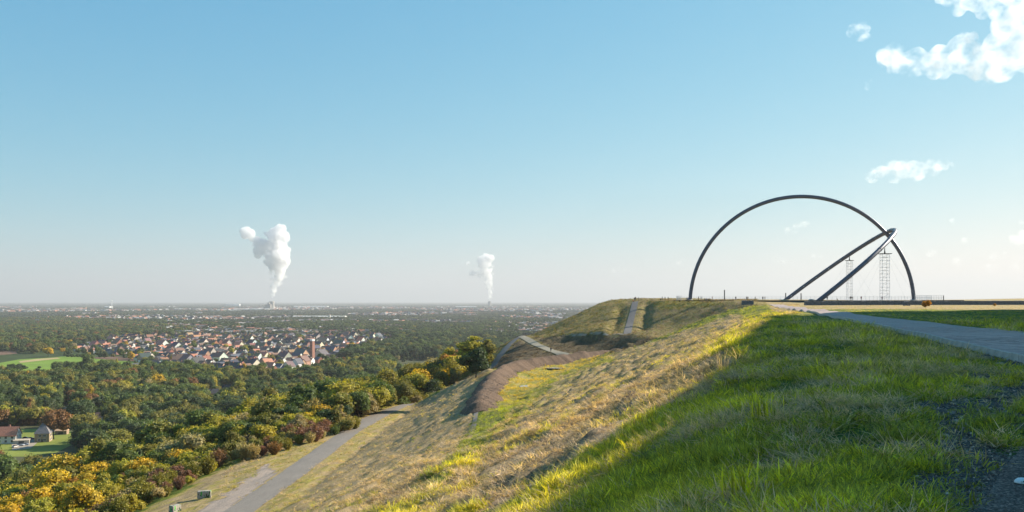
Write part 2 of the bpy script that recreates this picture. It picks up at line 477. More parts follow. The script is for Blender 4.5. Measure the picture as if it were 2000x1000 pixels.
# shallow ditch at the foot of the outer slope
dt = polydist(GX, GY, resample([W(*p) for p in TOE[:5]], 3))
gz -= 0.45 * np.exp(-(dt / 0.7) ** 2)
def Hq(x, y):
    x = np.clip(np.asarray(x, float), gx[0], gx[-1] - 1e-6); y = np.clip(np.asarray(y, float), gy[0], gy[-1] - 1e-6)
    i = np.clip(np.searchsorted(gx, x, 'right') - 1, 0, len(gx) - 2); j = np.clip(np.searchsorted(gy, y, 'right') - 1, 0, len(gy) - 2)
    u = (x - gx[i]) / (gx[i + 1] - gx[i]); v = (y - gy[j]) / (gy[j + 1] - gy[j])
    return gz[i, j] * (1 - u) * (1 - v) + gz[i + 1, j] * u * (1 - v) + gz[i, j + 1] * (1 - u) * v + gz[i + 1, j + 1] * u * v
def HL(x, y): return max(float(Hq(x, y)), -88.3)

# ---- what covers the ground: (dryness, gravel, brownness)
jx = (fbm(GX / 2.5, GY / 2.5 + 50, 3) - .5); jy = (fbm(GX / 2.5 + 90, GY / 2.5, 3) - .5)
ppx, ppy = proj(np.stack([GX, GY, gz], -1))
dd = np.clip(200 / np.maximum(GY, 5), 0.2, 12)
qx = ppx + jx * 90 * np.clip(40 / np.maximum(GY, 8), 0.15, 2.5); qy = ppy + jy * 60 * np.clip(40 / np.maximum(GY, 8), 0.1, 2)
dry = 0.18 + 0.25 * (fbm(GX / 7, GY / 7, 3) - .5) * 2
grav = np.zeros_like(dry); brown = np.zeros_like(dry)
vis = GY > 3
def region(poly, d=None, g=None, b=None):
    m = vis & inpoly(qx, qy, poly)
    if d is not None: dry[m] = d
    if g is not None: grav[m] = g
    if b is not None: brown[m] = b
# lit outer slope and the whole near embankment
region([(520, 1010), (800, 795), (950, 715), (1000, 740), (1210, 690), (1490, 596), (1500, 612), (1330, 720), (1100, 850), (760, 1010)], 0.62, 0, 0.45)
region([(520, 1010), (800, 795), (950, 715), (940, 800), (930, 860), (700, 1010)], 0.76, 0, 0.45)
region([(760, 1000), (900, 880), (935, 800), (1000, 790), (1060, 760), (1000, 830), (900, 920), (820, 1000)], 0.22, 0, 0.0)   # green tongue
region([(900, 900), (1190, 700), (1460, 604), (1470, 615), (1250, 720), (1000, 860)], 0.7, 0, 0.7)
region([(1440, 612), (1470, 596), (1520, 598), (1560, 625), (1470, 640)], 0.12, 0, 0.0)
region([(800, 1005), (1040, 850), (1270, 725), (1430, 685), (1450, 725), (1270, 810), (1060, 930), (960, 1005)], 0.9, 0, 0.9)    # dead grey grass
region([(780, 1010), (900, 930), (980, 940), (900, 1010)], 0.7, 0, 0.6)
# terrace
region([(960, 840), (1000, 745), (1060, 715), (1190, 697), (1200, 705), (1100, 735), (1010, 810), (950, 870)], 0.46, 0, 0.0)
region([(985, 745), (1030, 722), (1150, 706), (1190, 700), (1160, 708), (1060, 735), (1020, 760)], 0.54, 0, 0.05)
# outer shoulder and road verge
region([(250, 1010), (400, 935), (600, 835), (700, 803), (815, 783), (540, 1010)], 0.62, 0, 0.2)
region([(280, 1010), (400, 937), (600, 836), (700, 804), (640, 838), (480, 905), (330, 1010)], 0.75, 0, 0.55)
region([(355, 1010), (430, 975), (520, 905), (545, 925), (430, 1010)], 0.8, 0.85, 0.7)
# far heap: brown cover also carries the shade of its backlit faces
fh = vis & (GY > 290) & (ppx > 930)
m = fh & (ppx < 1222); dry[m] = 0.5; brown[m] = 0.62
m = fh & (ppx >= 1222); dry[m] = 0.55; brown[m] = 0.75
region([(1040, 660), (1100, 656), (1225, 654), (1280, 662), (1210, 694), (1140, 698), (1075, 682)], 0.6, 0, 0.8)
region([(960, 720), (1018, 660), (1060, 690), (1130, 702), (1050, 710), (985, 722)], 0.7, 0, 0.85)
region([(1260, 588), (1360, 588), (1420, 591), (1380, 600), (1290, 606)], 0.4, 0, 0.1)
# plateau strips: dry straw in front of the wall, worn gravel by the path
m = vis & (gt < -3) & (GY > 150); dry[m] = 0.72; brown[m] = 0.0
m = vis & (gt < -3) & (GY <= 150) & (GY > 25); dry[m] = 0.3
dry[on_floor] = .46; brown[on_floor] = 0
near_gravel = np.clip(1.5 - np.abs(GX - 0.51 * GY) / 1.0, 0, 1) * np.clip((21 - GY) / 6, 0, 1)
near_gravel = np.maximum(near_gravel, np.clip((GX - 0.47 * GY) / 0.8, 0, 1) * np.clip((26 - GY) / 4, 0, 1))
dE = polydist(GX, GY, resample(nearE, 2.0))
near_gravel = np.maximum(near_gravel, np.clip(1.3 - dE / 0.9, 0, 1))
patch = fbm(GX / 0.9, GY / 0.9, 4)
near_gravel = np.clip((near_gravel - 0.35) * 1.3 + (0.485 - patch) * 3.2, 0, 1) * (near_gravel > 0.02)
grav = np.maximum(grav, near_gravel)
grav[(GX > 120) & (GY < 60)] = 0

LOWFACES = [[W(*p)[:2] for p in ((966, 714, 21.5), (985, 690, 18.9), (1014, 664, 15.6), (1032, 671, 16.2), (1070, 690, 17.6), (1125, 702, 18.2), (1050, 708, 19.2), (990, 717, 20.5))],
            [W(*p)[:2] for p in ((1045, 662, 15.2), (1100, 656.5, 13.4), (1160, 653.5, 12.0), (1225, 654.5, 11.8), (1282, 665, 12.6), (1215, 692, 15.6), (1142, 697, 17.5), (1105, 690, 17.2), (1075, 682, 16.8))]]
soil_shade = np.zeros_like(dry)  # soil-brown darkening that also paints the shade of the far heap's backlit faces
wx_ = GX + jx * 8; wy_ = GY + jy * 14
for pl_ in LOWFACES: soil_shade[inpoly(wx_, wy_, pl_)] = .85
soil_shade = np.where((GY > 300) & (soil_shade < .5) & (GY < 440) & (gt > 5), .30, soil_shade)
k = NT('heap_ground')
P = k.pos()
rot = k.mapping(P, (1, 1, 1), (0, 0, AZ))                  # x across, y along the ridge
st = k.noise(k.mapping(rot, (1.1, 0.16, 0.9)), 0.9, 7, 0.68)
fine = k.noise(P, 6.0, 6, 0.7)
mid = k.noise(P, 0.35, 4, 0.6)
at = k.attr('cover'); sep = k.n('ShaderNodeSeparateColor'); k.l(at.outputs['Color'], sep.inputs[0])
f = k.math('ADD', sep.outputs[0], k.math('MULTIPLY', k.math('SUBTRACT', st, 0.5), 1.15))
f = k.math('ADD', f, k.math('MULTIPLY', k.math('SUBTRACT', fine, 0.5), 0.5))
f = k.math('ADD', f, k.math('MULTIPLY', k.math('SUBTRACT', mid, 0.5), 0.5), clamp=True)
gcol = k.ramp(f, [(0.0, (0.06, 0.10, 0.016)), (0.28, (0.14, 0.165, 0.026)), (0.5, (0.30, 0.25, 0.06)), (0.72, (0.36, 0.265, 0.13)), (1.0, (0.40, 0.29, 0.17))])
bf = k.math('MULTIPLY', sep.outputs[2], k.math('MULTIPLY', k.math('SUBTRACT', k.noise(k.mapping(rot, (1.0, 0.22, 1)), 2.2, 6, 0.7), 0.40), 4.5), clamp=True)
gcol = k.mix(bf, gcol, k.ramp(fine, [(0.3, (0.045, 0.032, 0.022)), (0.7, (0.20, 0.145, 0.095))]))
gcol = k.mix(at.outputs['Alpha'], gcol, k.ramp(k.noise(k.mapping(rot, (1.0, 0.3, 1)), 1.4, 6, 0.7), [(0.3, (0.035, 0.027, 0.018)), (0.7, (0.12, 0.09, 0.055))]))
vor = k.n('ShaderNodeTexVoronoi'); vor.inputs['Scale'].default_value = 16; k.l(P, vor.inputs['Vector'])
gr = k.mix(k.math('MAXIMUM', k.noise(P, 2, 4), k.math('MULTIPLY', sep.outputs[2], 1.15), clamp=True), k.ramp(vor.outputs['Color'], [(0.2, (0.075, 0.062, 0.054)), (0.85, (0.26, 0.22, 0.19))]), k.mix(sep.outputs[2], (0.085, 0.08, 0.075), (0.46, 0.37, 0.30)))
lit = k.math('GREATER_THAN', k.math('MULTIPLY', sep.outputs[1], k.math('ADD', fine, 0.5)), 0.45)
gcol = k.mix(lit, gcol, gr)
bmp = k.math('ADD', k.math('MULTIPLY', st, 0.8), k.math('MULTIPLY', fine, 0.35))
k.bsdf(gcol, 0.95, k.bump(bmp, 0.9, 0.35), spec=0.1)
M['heap'] = k.m
nx, ny = GX.shape
idx = np.arange(nx * ny).reshape(nx, ny)
faces = np.stack([idx[:-1, :-1].ravel(), idx[1:, :-1].ravel(), idx[1:, 1:].ravel(), idx[:-1, 1:].ravel()], 1)
me = mesh_np('hill', np.stack([GX, GY, gz], -1).reshape(-1, 3), faces, [M['heap']], True)
ca = me.color_attributes.new('cover', 'FLOAT_COLOR', 'POINT')
ca.data.foreach_set('color', np.stack([dry, grav, brown, soil_shade], -1).astype(np.float32).ravel())
link('hill', me, kind='structure', label='grassy spoil heap with steep slopes and a flat top')

# ------------------------------------------------------------------ roads and paths
def ribbon(left, right, lift, n_across=4, step=2.0, crown=0.0, thick=0.0):
    L = resample(left, step); Rr = resample(right, step)
    n = max(len(L), len(Rr)); u = np.linspace(0, 1, n)
    L = np.stack([np.interp(u, np.linspace(0, 1, len(L)), L[:, i]) for i in range(3)], 1)
    Rr = np.stack([np.interp(u, np.linspace(0, 1, len(Rr)), Rr[:, i]) for i in range(3)], 1)
    V = []; 
    for a in range(n_across + 1):
        q = a / n_across
        p = L * (1 - q) + Rr * q
        p[:, 2] = Hq(p[:, 0], p[:, 1]) + lift + crown * (1 - (2 * q - 1) ** 2)
        V.append(p)
    V = np.stack(V, 1)
    id_ = np.arange(n * (n_across + 1)).reshape(n, n_across + 1)
    fc = np.stack([id_[:-1, :-1].ravel(), id_[:-1, 1:].ravel(), id_[1:, 1:].ravel(), id_[1:, :-1].ravel()], 1)
    return V.reshape(-1, 3), fc
def asphalt(name, c0, c1, streak_dir=True, bscale=30):
    k = NT(name); P = k.pos()
    a = k.noise(P, 0.25, 5, 0.65); b = k.noise(P, bscale, 3, 0.7)
    c = k.mix(k.math('MULTIPLY', a, 0.8), c0, c1)
    pt = k.noise(k.mapping(P, (1, .18, 1)), 0.9, 4, .7)
    c = k.mix(1.0, c, k.ramp(pt, [(0.3, (.78,) * 3), (0.5, (1.0,) * 3), (0.72, (1.16,) * 3)]), 'MULTIPLY')
    c = k.mix(0.45, c, k.ramp(b, [(0.3, tuple(x * 0.55 for x in c0)), (0.75, tuple(min(1, x * 1.5) for x in c1))]))
    k.bsdf(c, 0.9, k.bump(b, 0.4, 0.02)); return k.m
M['road'] = asphalt('road_tarmac', (0.165, 0.143, 0.122), (0.225, 0.197, 0.168), bscale=8)
M['gravelpath'] = asphalt('pale_gravel_path', (0.21, 0.18, 0.13), (0.30, 0.26, 0.19), bscale=6)
M['climb'] = asphalt('grey_climb', (0.095, 0.088, 0.084), (0.15, 0.138, 0.128), bscale=6)
k = NT('coarse_asphalt'); P = k.pos(); vo = k.n('ShaderNodeTexVoronoi'); vo.inputs['Scale'].default_value = 55; k.l(P, vo.inputs['Vector'])
c = k.ramp(vo.outputs['Color'], [(0.15, (0.045, 0.036, 0.03)), (0.6, (0.13, 0.102, 0.085)), (0.95, (0.36, 0.29, 0.245))])
c = k.mix(1.0, c, k.ramp(k.noise(P, 1.3, 5), [(0.3, (.6,) * 3), (0.7, (1.3,) * 3)]), 'MULTIPLY')
k.bsdf(c, 0.9, k.bump(vo.outputs['Distance'], 0.9, 0.02)); M['fineasphalt'] = k.m
roadL = [W(*p) for p in ROADL]; roadR = [W(*p) for p in ROADR]
roadL = [(roadL[0][0] - 0.2, roadL[0][1] - 40, 0)] + roadL; roadR = [(roadR[0][0] - 0.2, roadR[0][1] - 40, 0)] + roadR
v, f_ = ribbon(roadL, roadR, 0.06, 6, 1.5, 0.05)
link('road', mesh_np('road', v, f_, [M['road']], True), kind='structure', label='grey tarmac road on the lower bench of the heap')
def center_ribbon(name, pts, wid, mat, lift, label):
    c = resample(pts, 2.0); d = np.gradient(c[:, :2], axis=0); d /= np.linalg.norm(d, axis=1)[:, None] + 1e-9
    nrm = np.stack([-d[:, 1], d[:, 0]], 1)
    V = []
    for q in (-1, -0.33, 0.33, 1):
        p = c.copy(); p[:, :2] += nrm * q * wid / 2; p[:, 2] = Hq(p[:, 0], p[:, 1]) + lift; V.append(p)
    V = np.stack(V, 1); n = len(c); id_ = np.arange(n * 4).reshape(n, 4)
    fc = np.stack([id_[:-1, :-1].ravel(), id_[1:, :-1].ravel(), id_[1:, 1:].ravel(), id_[:-1, 1:].ravel()], 1)
    me = mesh_np(name, V.reshape(-1, 3), fc, [mat], True)
    link(name, me, kind='structure', label=label)
center_ribbon('path', [W(*p) for p in PR], 3.0, M['gravelpath'], 0.14, 'pale gravel path winding down the far heap')
center_ribbon('path', [W(*p) for p in PL], 3.4, M['climb'], 0.13, 'grey path running down the left edge of the far heap')
center_ribbon('path', CL, 2.7, M['climb'], 0.12, 'straight grey path climbing the face of the far heap')
center_ribbon('path', [W(*p) for p in UPB[1:4]], 1.3, M['gravelpath'], 0.06, 'narrow pale track crossing the face of the far heap')

center_ribbon('track', [W(*p) for p in ((931, 800, 20.8), (924, 826, 20.4), (914, 850, 20.2), (898, 872, 20.2), (884, 886, 20.3))], 0.8, M['road'], 0.05, 'narrow dirt track running down from the tip of the gravel bank')
# paved path on the plateau: bed, paving, kerb
v, f_ = ribbon(nearE, farE, 0.03, 10, 1.5)
k = NT('path_bed'); P = k.pos(); br = k.n('ShaderNodeTexBrick'); k.l(k.mapping(P, (1, 1, 1), (0, 0, AZ + 0.25)), br.inputs['Vector'])
br.inputs['Scale'].default_value = 3.2; br.inputs['Color1'].default_value = (0.418, 0.292, 0.258, 1); br.inputs['Color2'].default_value = (0.506, 0.354, 0.312, 1)
br.inputs['Mortar'].default_value = (0.10, 0.085, 0.075, 1); br.inputs['Mortar Size'].default_value = 0.02
c = k.mix(0.5, br.outputs[0], k.ramp(k.noise(P, 0.6, 5), [(0.3, (0.27, 0.221, 0.20)), (0.7, (0.44, 0.36, 0.326))]))
k.bsdf(c, 0.75, k.bump(br.outputs[1], 0.3, 0.02)); M['pathbed'] = k.m
path_o = link('paved_path', mesh_np('paved_path', v, f_, [M['pathbed']], True), kind='structure', label='grey block-paved path curving over the plateau to the arches')
M['paver'] = tinted('paver', 0.75, 0.15, 5)
nl = resample(nearE, 0.5); 
def path_frame(q, wv):
    """point at distance q along the near edge, w metres across"""
    i = min(int(q / 0.5), len(nl) - 2); a = nl[i]; b = nl[i + 1]; d = (b - a)[:2]; d = d / np.linalg.norm(d)
    p = a[:2] + d * (q - i * 0.5); nn = np.array([d[1], -d[0]])
    return p + nn * wv, math.atan2(d[1], d[0])
pm = MB().box((0, 0, 0.0), (0.37, 0.37, 0.05)).mesh('paver', M['paver'])
pv = []; cnt = 0
ext0 = 0
rest = MB()
PV = 0.385
for row in range(0, 120):
    for col in range(0, 19):
        p, a = path_frame(row * PV + (0.19 if col % 2 else 0) + 0.2, 0.22 + col * PV)
        px = 1000 + F * p[0] / p[1]
        if px > 2030: continue
        z = HL(*p) + 0.045
        tint = 0.42 * (0.8 + 0.45 * random.random())
        if cnt < 300:
            o = link('paver', pm, path_o, (p[0], p[1], z + random.uniform(-.004, .006)), a); o['tint'] = (tint * 1.1, tint * .77, tint * .68); cnt += 1
        else:
            rest.box((p[0], p[1], z + random.uniform(-.004, .006)), (0.37, 0.37, 0.05), a)
if rest.v:
    o = rest.obj('paving', M['paver'], path_o); o['kind'] = 'stuff'; o['tint'] = (0.46, 0.323, 0.285)
kerb = thing('kerb', 'low concrete kerb along the near edge of the paved plateau path', 'kerb', tuple(nl[0][:2]) + (HL(nl[0][0], nl[0][1]),))
kb = kerb.location
km = MB().box((0, 0, 0), (0.98, 0.13, 0.22)).mesh('kerb_stone', M['kerb'])
q = 0.5; n_k = 0
while q < nl.shape[0] * 0.5 - 2 and n_k < 180:
    p, a = path_frame(q, -0.1)
    o = link('kerb_stone', km, kerb, (p[0] - kb.x, p[1] - kb.y, HL(*p) + 0.10 - kb.z + random.uniform(-.012, .012)), a + random.uniform(-.006, .006)); n_k += 1; q += 1.0
# asphalt corner by the camera with a road stud
c0 = W(1898, 1003, 1.7); c1 = W(2003, 876, 1.7)
ed = resample([(c0[0] - 3.2, c0[1] - 5.5, 0), c0, c1, (c1[0] + 3.3, c1[1] + 4.2, 0), (c1[0] + 8, c1[1] + 9, 0)], 0.3)
ed[:, 0] += (fbm(ed[:, 1] * 1.7, ed[:, 0] * 0 + 3, 3) - .5) * 0.16
rt = ed.copy(); rt[:, 0] += 4.5; rt[:, 1] -= 3.0
v, f_ = ribbon(ed, rt, 0.035, 12, 0.3)
M['stud'] = simple('stud_white', (0.75, 0.75, 0.74), 0.4, 0.1, 20)
link('asphalt_path', mesh_np('asphalt_path', v, f_, [M['fineasphalt']], True), kind='structure', label='dark coarse asphalt path beside the camera')
sx, sy, _ = W(1997, 946, 1.66)
st_ = thing('road_stud', 'small white domed road stud with round reflectors on the dark asphalt', 'road stud', (sx, sy, HL(sx, sy) + 0.04), R_(6))
prof = [(0.0685, 0.0), (0.0685, 0.008), (0.06, 0.026), (0.04, 0.04), (0.015, 0.046), (0.001, 0.0465)]
MB().lathe(prof, n=20).obj('stud_body', M['stud'], st_, smooth=True)
for i in range(-2, 3):
    MB().lathe([(0.0095, -0.004), (0.0095, 0.004), (0.006, 0.006)], n=10).obj('reflector', M['glass'] if i % 2 else M['frame'], st_, (i * 0.021, -0.058 + abs(i) * 0.004, 0.021)).rotation_euler = (R_(70), 0, 0)

# gravel bank round the terrace
bk = resample([W(*p) for p in BANK], 0.9)
d = np.gradient(bk[:, :2], axis=0); d /= np.linalg.norm(d, axis=1)[:, None]; nrm = np.stack([-d[:, 1], d[:, 0]], 1)
nb = len(bk); V = []
offs = np.array([-3.6, -2.6, -1.6, -0.7, 0.0, 0.8, 1.8, 2.8, 3.8, 4.6])
hts = np.array([-0.4, 0.5, 1.3, 1.85, 2.0, 1.75, 1.15, 0.6, 0.15, -0.4])
for i in range(nb):
    e = min(1, i / 5.0 + 0.15, (nb - 1 - i) / 6.0 + 0.15)
    gul = 0.22 * math.sin(i * 1.9 + math.sin(i * 0.7) * 2)
    wv = 1.0 + 0.15 * math.sin(i * 0.31)
    for a, (of, ht) in enumerate(zip(offs, hts)):
        p = bk[i, :2] - nrm[i] * (of * wv * (0.6 + 0.4 * e))
        base = Hq(p[0], p[1])
        wob = (random.random() - .5) * 0.24 + (gul if 3 < a < 9 else 0) * (1 if ht > 0 else 0)
        V.append((p[0], p[1], base + (ht * (0.72 + .35 * min(1, max(0, (i / nb - .35) * 4))) * e + wob if ht > 0 else ht)))
id_ = np.arange(nb * 10).reshape(nb, 10)
fc = np.stack([id_[:-1, :-1].ravel(), id_[1:, :-1].ravel(), id_[1:, 1:].ravel(), id_[:-1, 1:].ravel()], 1)
k = NT('bank_gravel'); P = k.pos(); n1 = k.noise(P, 3.5, 6, 0.75); n2 = k.noise(P, 0.4, 4)
c = k.mix(n2, k.ramp(n1, [(0.3, (0.05, 0.038, 0.03)), (0.7, (0.19, 0.125, 0.085))]), k.ramp(n1, [(0.3, (0.07, 0.055, 0.045)), (0.7, (0.24, 0.165, 0.115))]))
k.bsdf(c, 0.95, k.bump(n1, 0.9, 0.25), spec=0.1); M['bank'] = k.m
link('gravel_bank', mesh_np('gravel_bank', V, fc, [M['bank']], False), kind='structure', label='low brown gravel bank along the outer edge of the grassy terrace')
# puddle on the terrace
k = NT('water'); k.bsdf((0.26, 0.27, 0.27), 0.22, k.bump(k.noise(k.pos(), 4, 3), 0.05, 0.02), spec=0.6); M['water'] = k.m  # pale base colour stands in for bright sky reflected in the puddle
for (px, py, hh, a, b) in ((1030, 757, 21.6, 2.6, 9.5), (1092, 722, 20.2, 5.5, 4.0)):
    x, y, z = W(px, py, hh); mb = MB(); n = 22
    zz = min(HL(x + a * math.cos(t), y + b * math.sin(t)) for t in np.linspace(0, 6.28, 8)) * 0.3 + HL(x, y) * 0.7 + 0.12
    ring = [(x + a * math.cos(2 * math.pi * i / n) * random.uniform(.7, 1.1), y + b * math.sin(2 * math.pi * i / n) * random.uniform(.7, 1.1), zz) for i in range(n)]
    mb.add(ring, [tuple(range(n))]); mb.obj('puddle', M['water'], kind='structure', label='rain puddle in the yellow grass of the terrace')
# unseen mound added beyond the right frame edge, shaped to shade path and near slope
Vb = []; nbk = 30
for i in range(nbk):
    Y = -30 + i * (205 / (nbk - 1)); H = (0.30 * max(Y, 5) + 8.6) * min(1, (nbk - 1 - i) / 3.0, i / 4 + 0.2)
    x0 = 0.556 * max(Y, 0) + 6
    for a, (of, ht) in enumerate(((0, -1.5), (0.3, 0.3), (0.65, 0.68), (0.95, 0.96), (1.15, 1.0), (1.9, 0.98), (3.2, 0.4), (4.2, -0.1))):
        Vb.append((x0 + of * H * 0.6 + random.uniform(-.4, .4), Y + random.uniform(-.5, .5), ht * H if ht > 0 else ht * 1.0))
id_ = np.arange(nbk * 8).reshape(nbk, 8)
fc = np.stack([id_[:-1, :-1].ravel(), id_[:-1, 1:].ravel(), id_[1:, 1:].ravel(), id_[1:, :-1].ravel()], 1)
M['moundgrass'] = simple('shade_mound_grass', (0.09, 0.11, 0.03), 0.95, 0.4, 0.6, 0.5)
link('shade_mound', mesh_np('shade_mound', Vb, fc, [M['moundgrass']], True), kind='structure', label='unseen grassy mound added right of the frame to shade the plateau')
# ------------------------------------------------------------------ plateau: platform, arches, towers, wall, railing
PC = np.array([120.0, 384.0]); PZ = 1.95; RAD = 45.0
th = math.asin(0.152)
rv = Vector((math.cos(th), -math.sin(th), 0)); bv = Vector((-math.sin(th), -math.cos(th), 0))
plat = thing('observatory_platform', 'round low platform with dark edge carrying the two big steel arches', 'platform', (PC[0], PC[1], PZ - 0.5))
k = NT('platform_paving'); k.bsdf(k.ramp(k.noise(k.pos(), 0.5, 5), [(0.3, (0.16, 0.155, 0.15)), (0.7, (0.26, 0.25, 0.24))]), 0.9); M['plat'] = k.m
MB().lathe([(51.6, 0.0), (51.6, 0.46), (51.4, 0.5)], n=96).obj('deck', M['plat'], plat)
mb = MB(); n = 128
for r0, r1, z0, z1 in ((51.65, 52.0, -1.2, 0.52),):
    v = []; f = []
    for i in range(n):
        t = 2 * math.pi * i / n
        for r, z in ((r0, z0), (r1, z0), (r1, z1), (r0, z1)): v.append((r * math.cos(t), r * math.sin(t), z))
    for i in range(n):
        for a in range(4):
            f.append((i * 4 + a, ((i + 1) % n) * 4 + a, ((i + 1) % n) * 4 + (a + 1) % 4, i * 4 + (a + 1) % 4))
    mb.add(v, f)
mb.obj('edge_band', M['dark'], plat)
# earth skirt so that the platform sits in the ground
arch = thing('observatory_arches', 'two huge dark steel tube arches, one upright and one leaning, meeting at the right', 'arch sculpture', (PC[0], PC[1], PZ - 1.7))
zv = Vector((0, 0, 1)); al = R_(38.5)
ev = rv * math.cos(al) + zv * math.sin(al)
mer = [rv * (-RAD * math.cos(t)) + zv * (RAD * math.sin(t)) for t in np.linspace(-0.01, math.pi + 0.01, 97)]
SH = rv * -2.1
equ = [bv * (RAD * math.cos(t)) + ev * (RAD * math.sin(t)) + SH for t in np.linspace(-0.01, math.pi + 0.01, 97)]
# the leaning tube passes just outside the upright one
MB().tube(mer, 0.78, 16).obj('meridian_arch', M['steel'], arch, smooth=True)
equ2 = [p + ev * 3.9 * math.sin(i / 96 * math.pi) ** 2 for i, p in enumerate(equ)]
MB().tube(equ2, 0.84, 16).obj('equator_arch', M['steel'], arch, smooth=True)
for crv, rr_ in ((mer, .78), (equ2, .84)):
    for i in range(6, 93, 6):
        d_ = (crv[i + 1] - crv[i]).normalized()
        MB().tube([crv[i] - d_ * .1, crv[i] + d_ * .1], rr_ + .07, 16).obj('flange', M['steel'], arch)
jp = ev * (RAD + 0.7)
mb = MB().box((0, 0, 0), (2.0, 1.1, 1.1)); jo = mb.obj('joint', M['steel'], arch, jp); jo.rotation_euler = (0, -al, -th)
for p in (mer[0], mer[-1], equ[0], equ[-1]):
    MB().lathe([(1.5, -0.3), (1.5, 0.12), (1.1, 0.3), (0.95, 0.5)], n=16).obj('foot_plate', M['concrete'], arch, (p.x, p.y, 1.7))
for tt in (0.18, 0.32, 0.45, 0.6, 0.75, 2.4, 2.55, 2.7, 2.85, 3.0):
    p = bv * (RAD * math.cos(tt)) + ev * (RAD * math.sin(tt)); rad = p.normalized()
    MB().lathe([(0.22, -.15), (0.22, .15), (0.1, .2)], n=8).obj('marker_disc', M['galv'], arch, p + SH + ev * 3.9 * math.sin(tt) ** 2 + (-rad) * 0.95)
def lattice(x, y, top, wid, label):
    t = thing('lattice_tower', label, 'tower', (x, y, PZ))
    hw = wid / 2; Hh = top - PZ
    cs = [(-hw, -hw), (hw, -hw), (hw, hw), (-hw, hw)]
    for cx, cy in cs:
        MB().tube([(cx, cy, 0), (cx * .97, cy * .97, Hh)], 0.055, 6).obj('tower_leg', M['galv'], t)
    nlev = int(Hh / 1.25); br = MB()
    for i in range(nlev + 1):
        z = Hh * i / nlev
        for a in range(4):
            p, q = cs[a], cs[(a + 1) % 4]
            br.tube([(p[0], p[1], z), (q[0], q[1], z)], 0.035, 4)
            if i < nlev:
                z2 = Hh * (i + 1) / nlev
                s_ = (p, q) if i % 2 else (q, p)
                br.tube([(s_[0][0], s_[0][1], z), (s_[1][0], s_[1][1], z2)], 0.028, 4)
        if i % 3 == 1: br.box((0, 0, z), (hw * 1.2, hw * 1.2, 0.05))
    br.obj('bracing', M['galv'], t, kind='stuff')
    MB().box((0, 0, Hh + 0.1), (wid * 1.6, wid * 1.2, 0.22)).obj('top_platform', M['dark'], t)
    MB().tube([(0, 0, Hh + .2), (0, 0, Hh + 1.2), (0, 0, Hh + 2.3)], [.35, .2, .14], 8).obj('bearing', M['dark'], t)
    for sx_ in (-1, 1):
        for sy_ in (-1, 1):
            MB().tube([(sx_ * hw, sy_ * hw, Hh * .95), (sx_ * (hw + 9), sy_ * (hw + 4), 0.1)], 0.018, 4).obj('guy_wire', M['galv'], t)
P1 = WZ(1728, 490, 351); P2 = WZ(1659, 504, 414)
lattice(P1[0], P1[1], P1[2] - 1.2, 2.7, 'wider lattice tower standing under the near leg of the leaning arch')
lattice(P2[0], P2[1], P2[2] - 1.2, 2.0, 'slimmer lattice tower standing behind under the far leg of the leaning arch')
def pillar(px, py, Z, wid, label):
    x, y, z = WZ(px, py, Z); t = thing('pillar', label, 'pillar', (x, y, PZ))
    Hh = z - PZ
    MB().lathe([(wid / 2 * 1.25, 0), (wid / 2 * 1.25, .2), (wid / 2, .25), (wid / 2, Hh - .35)], n=10).obj('shaft', M['dark'], t)
    MB().lathe([(wid / 2 * 1.2, Hh - .35), (wid / 2 * 1.3, Hh - .1), (wid / 2 * .7, Hh), (0.01, Hh + .12)], n=10).obj('cap', M['dark'], t)
pillar(1415, 566.5, 372, 0.42, 'tall slender pillar left of the leaning arch, standing alone on the platform')
pillar(1534.5, 572.5, 415, 0.44, 'short dark pillar just above the far foot of the leaning arch')
pillar(1564.5, 573.0, 362, 0.40, 'short dark pillar between the two feet of the leaning arch')
# railing round the far rim
rl = thing('railing', 'thin metal railing along the far rim of the round platform', 'railing', (PC[0], PC[1], PZ))
a0, a1 = R_(-14), R_(186); npst = 92
for i in range(npst):
    t = a0 + (a1 - a0) * i / (npst - 1)
    MB().tube([(50.6 * math.cos(t), 50.6 * math.sin(t), 0), (50.6 * math.cos(t), 50.6 * math.sin(t), 1.9)], 0.05, 6).obj('railing_post', M['galv'], rl)
for z in (1.85, 1.2, 0.6):
    MB().tube([(50.6 * math.cos(t), 50.6 * math.sin(t), z) for t in np.linspace(a0, a1, 120)], 0.035, 5).obj('railing_rail', M['galv'], rl)
rl2 = thing('railing', 'straight railing right of the upright arch above the stone wall', 'railing', (0, 0, 0))
pA = WZ(1786, 586.5, 372); pB = WZ(1843, 586.5, 372)
for i in range(13):
    u = i / 12; x = pA[0] + (pB[0] - pA[0]) * u; y = pA[1] + (pB[1] - pA[1]) * u
    MB().tube([(x, y, 1.2), (x, y, 3.95)], 0.05 if i < 12 else 0.16, 6).obj('railing_post', M['galv'] if i < 12 else M['dark'], rl2)
for z in (3.9, 3.2, 2.6): MB().tube([(pA[0], pA[1], z), (pB[0], pB[1], z)], 0.04, 5).obj('railing_rail', M['galv'], rl2)
# the low bank right of the platform (dark coping ending at px 1882)
x, y, z = WZ(1800, 587.5, 345); xe = WZ(1882, 587.5, 345)[0]
cb = thing('retaining_wall', 'low dark wall with grass in front behind the gabion wall at the right', 'wall', (x, y, 0))
MB().box(((xe - x) / 2, 0, 1.0), (xe - x, 1.2, 2.1)).obj('coping', M['dark'], cb)
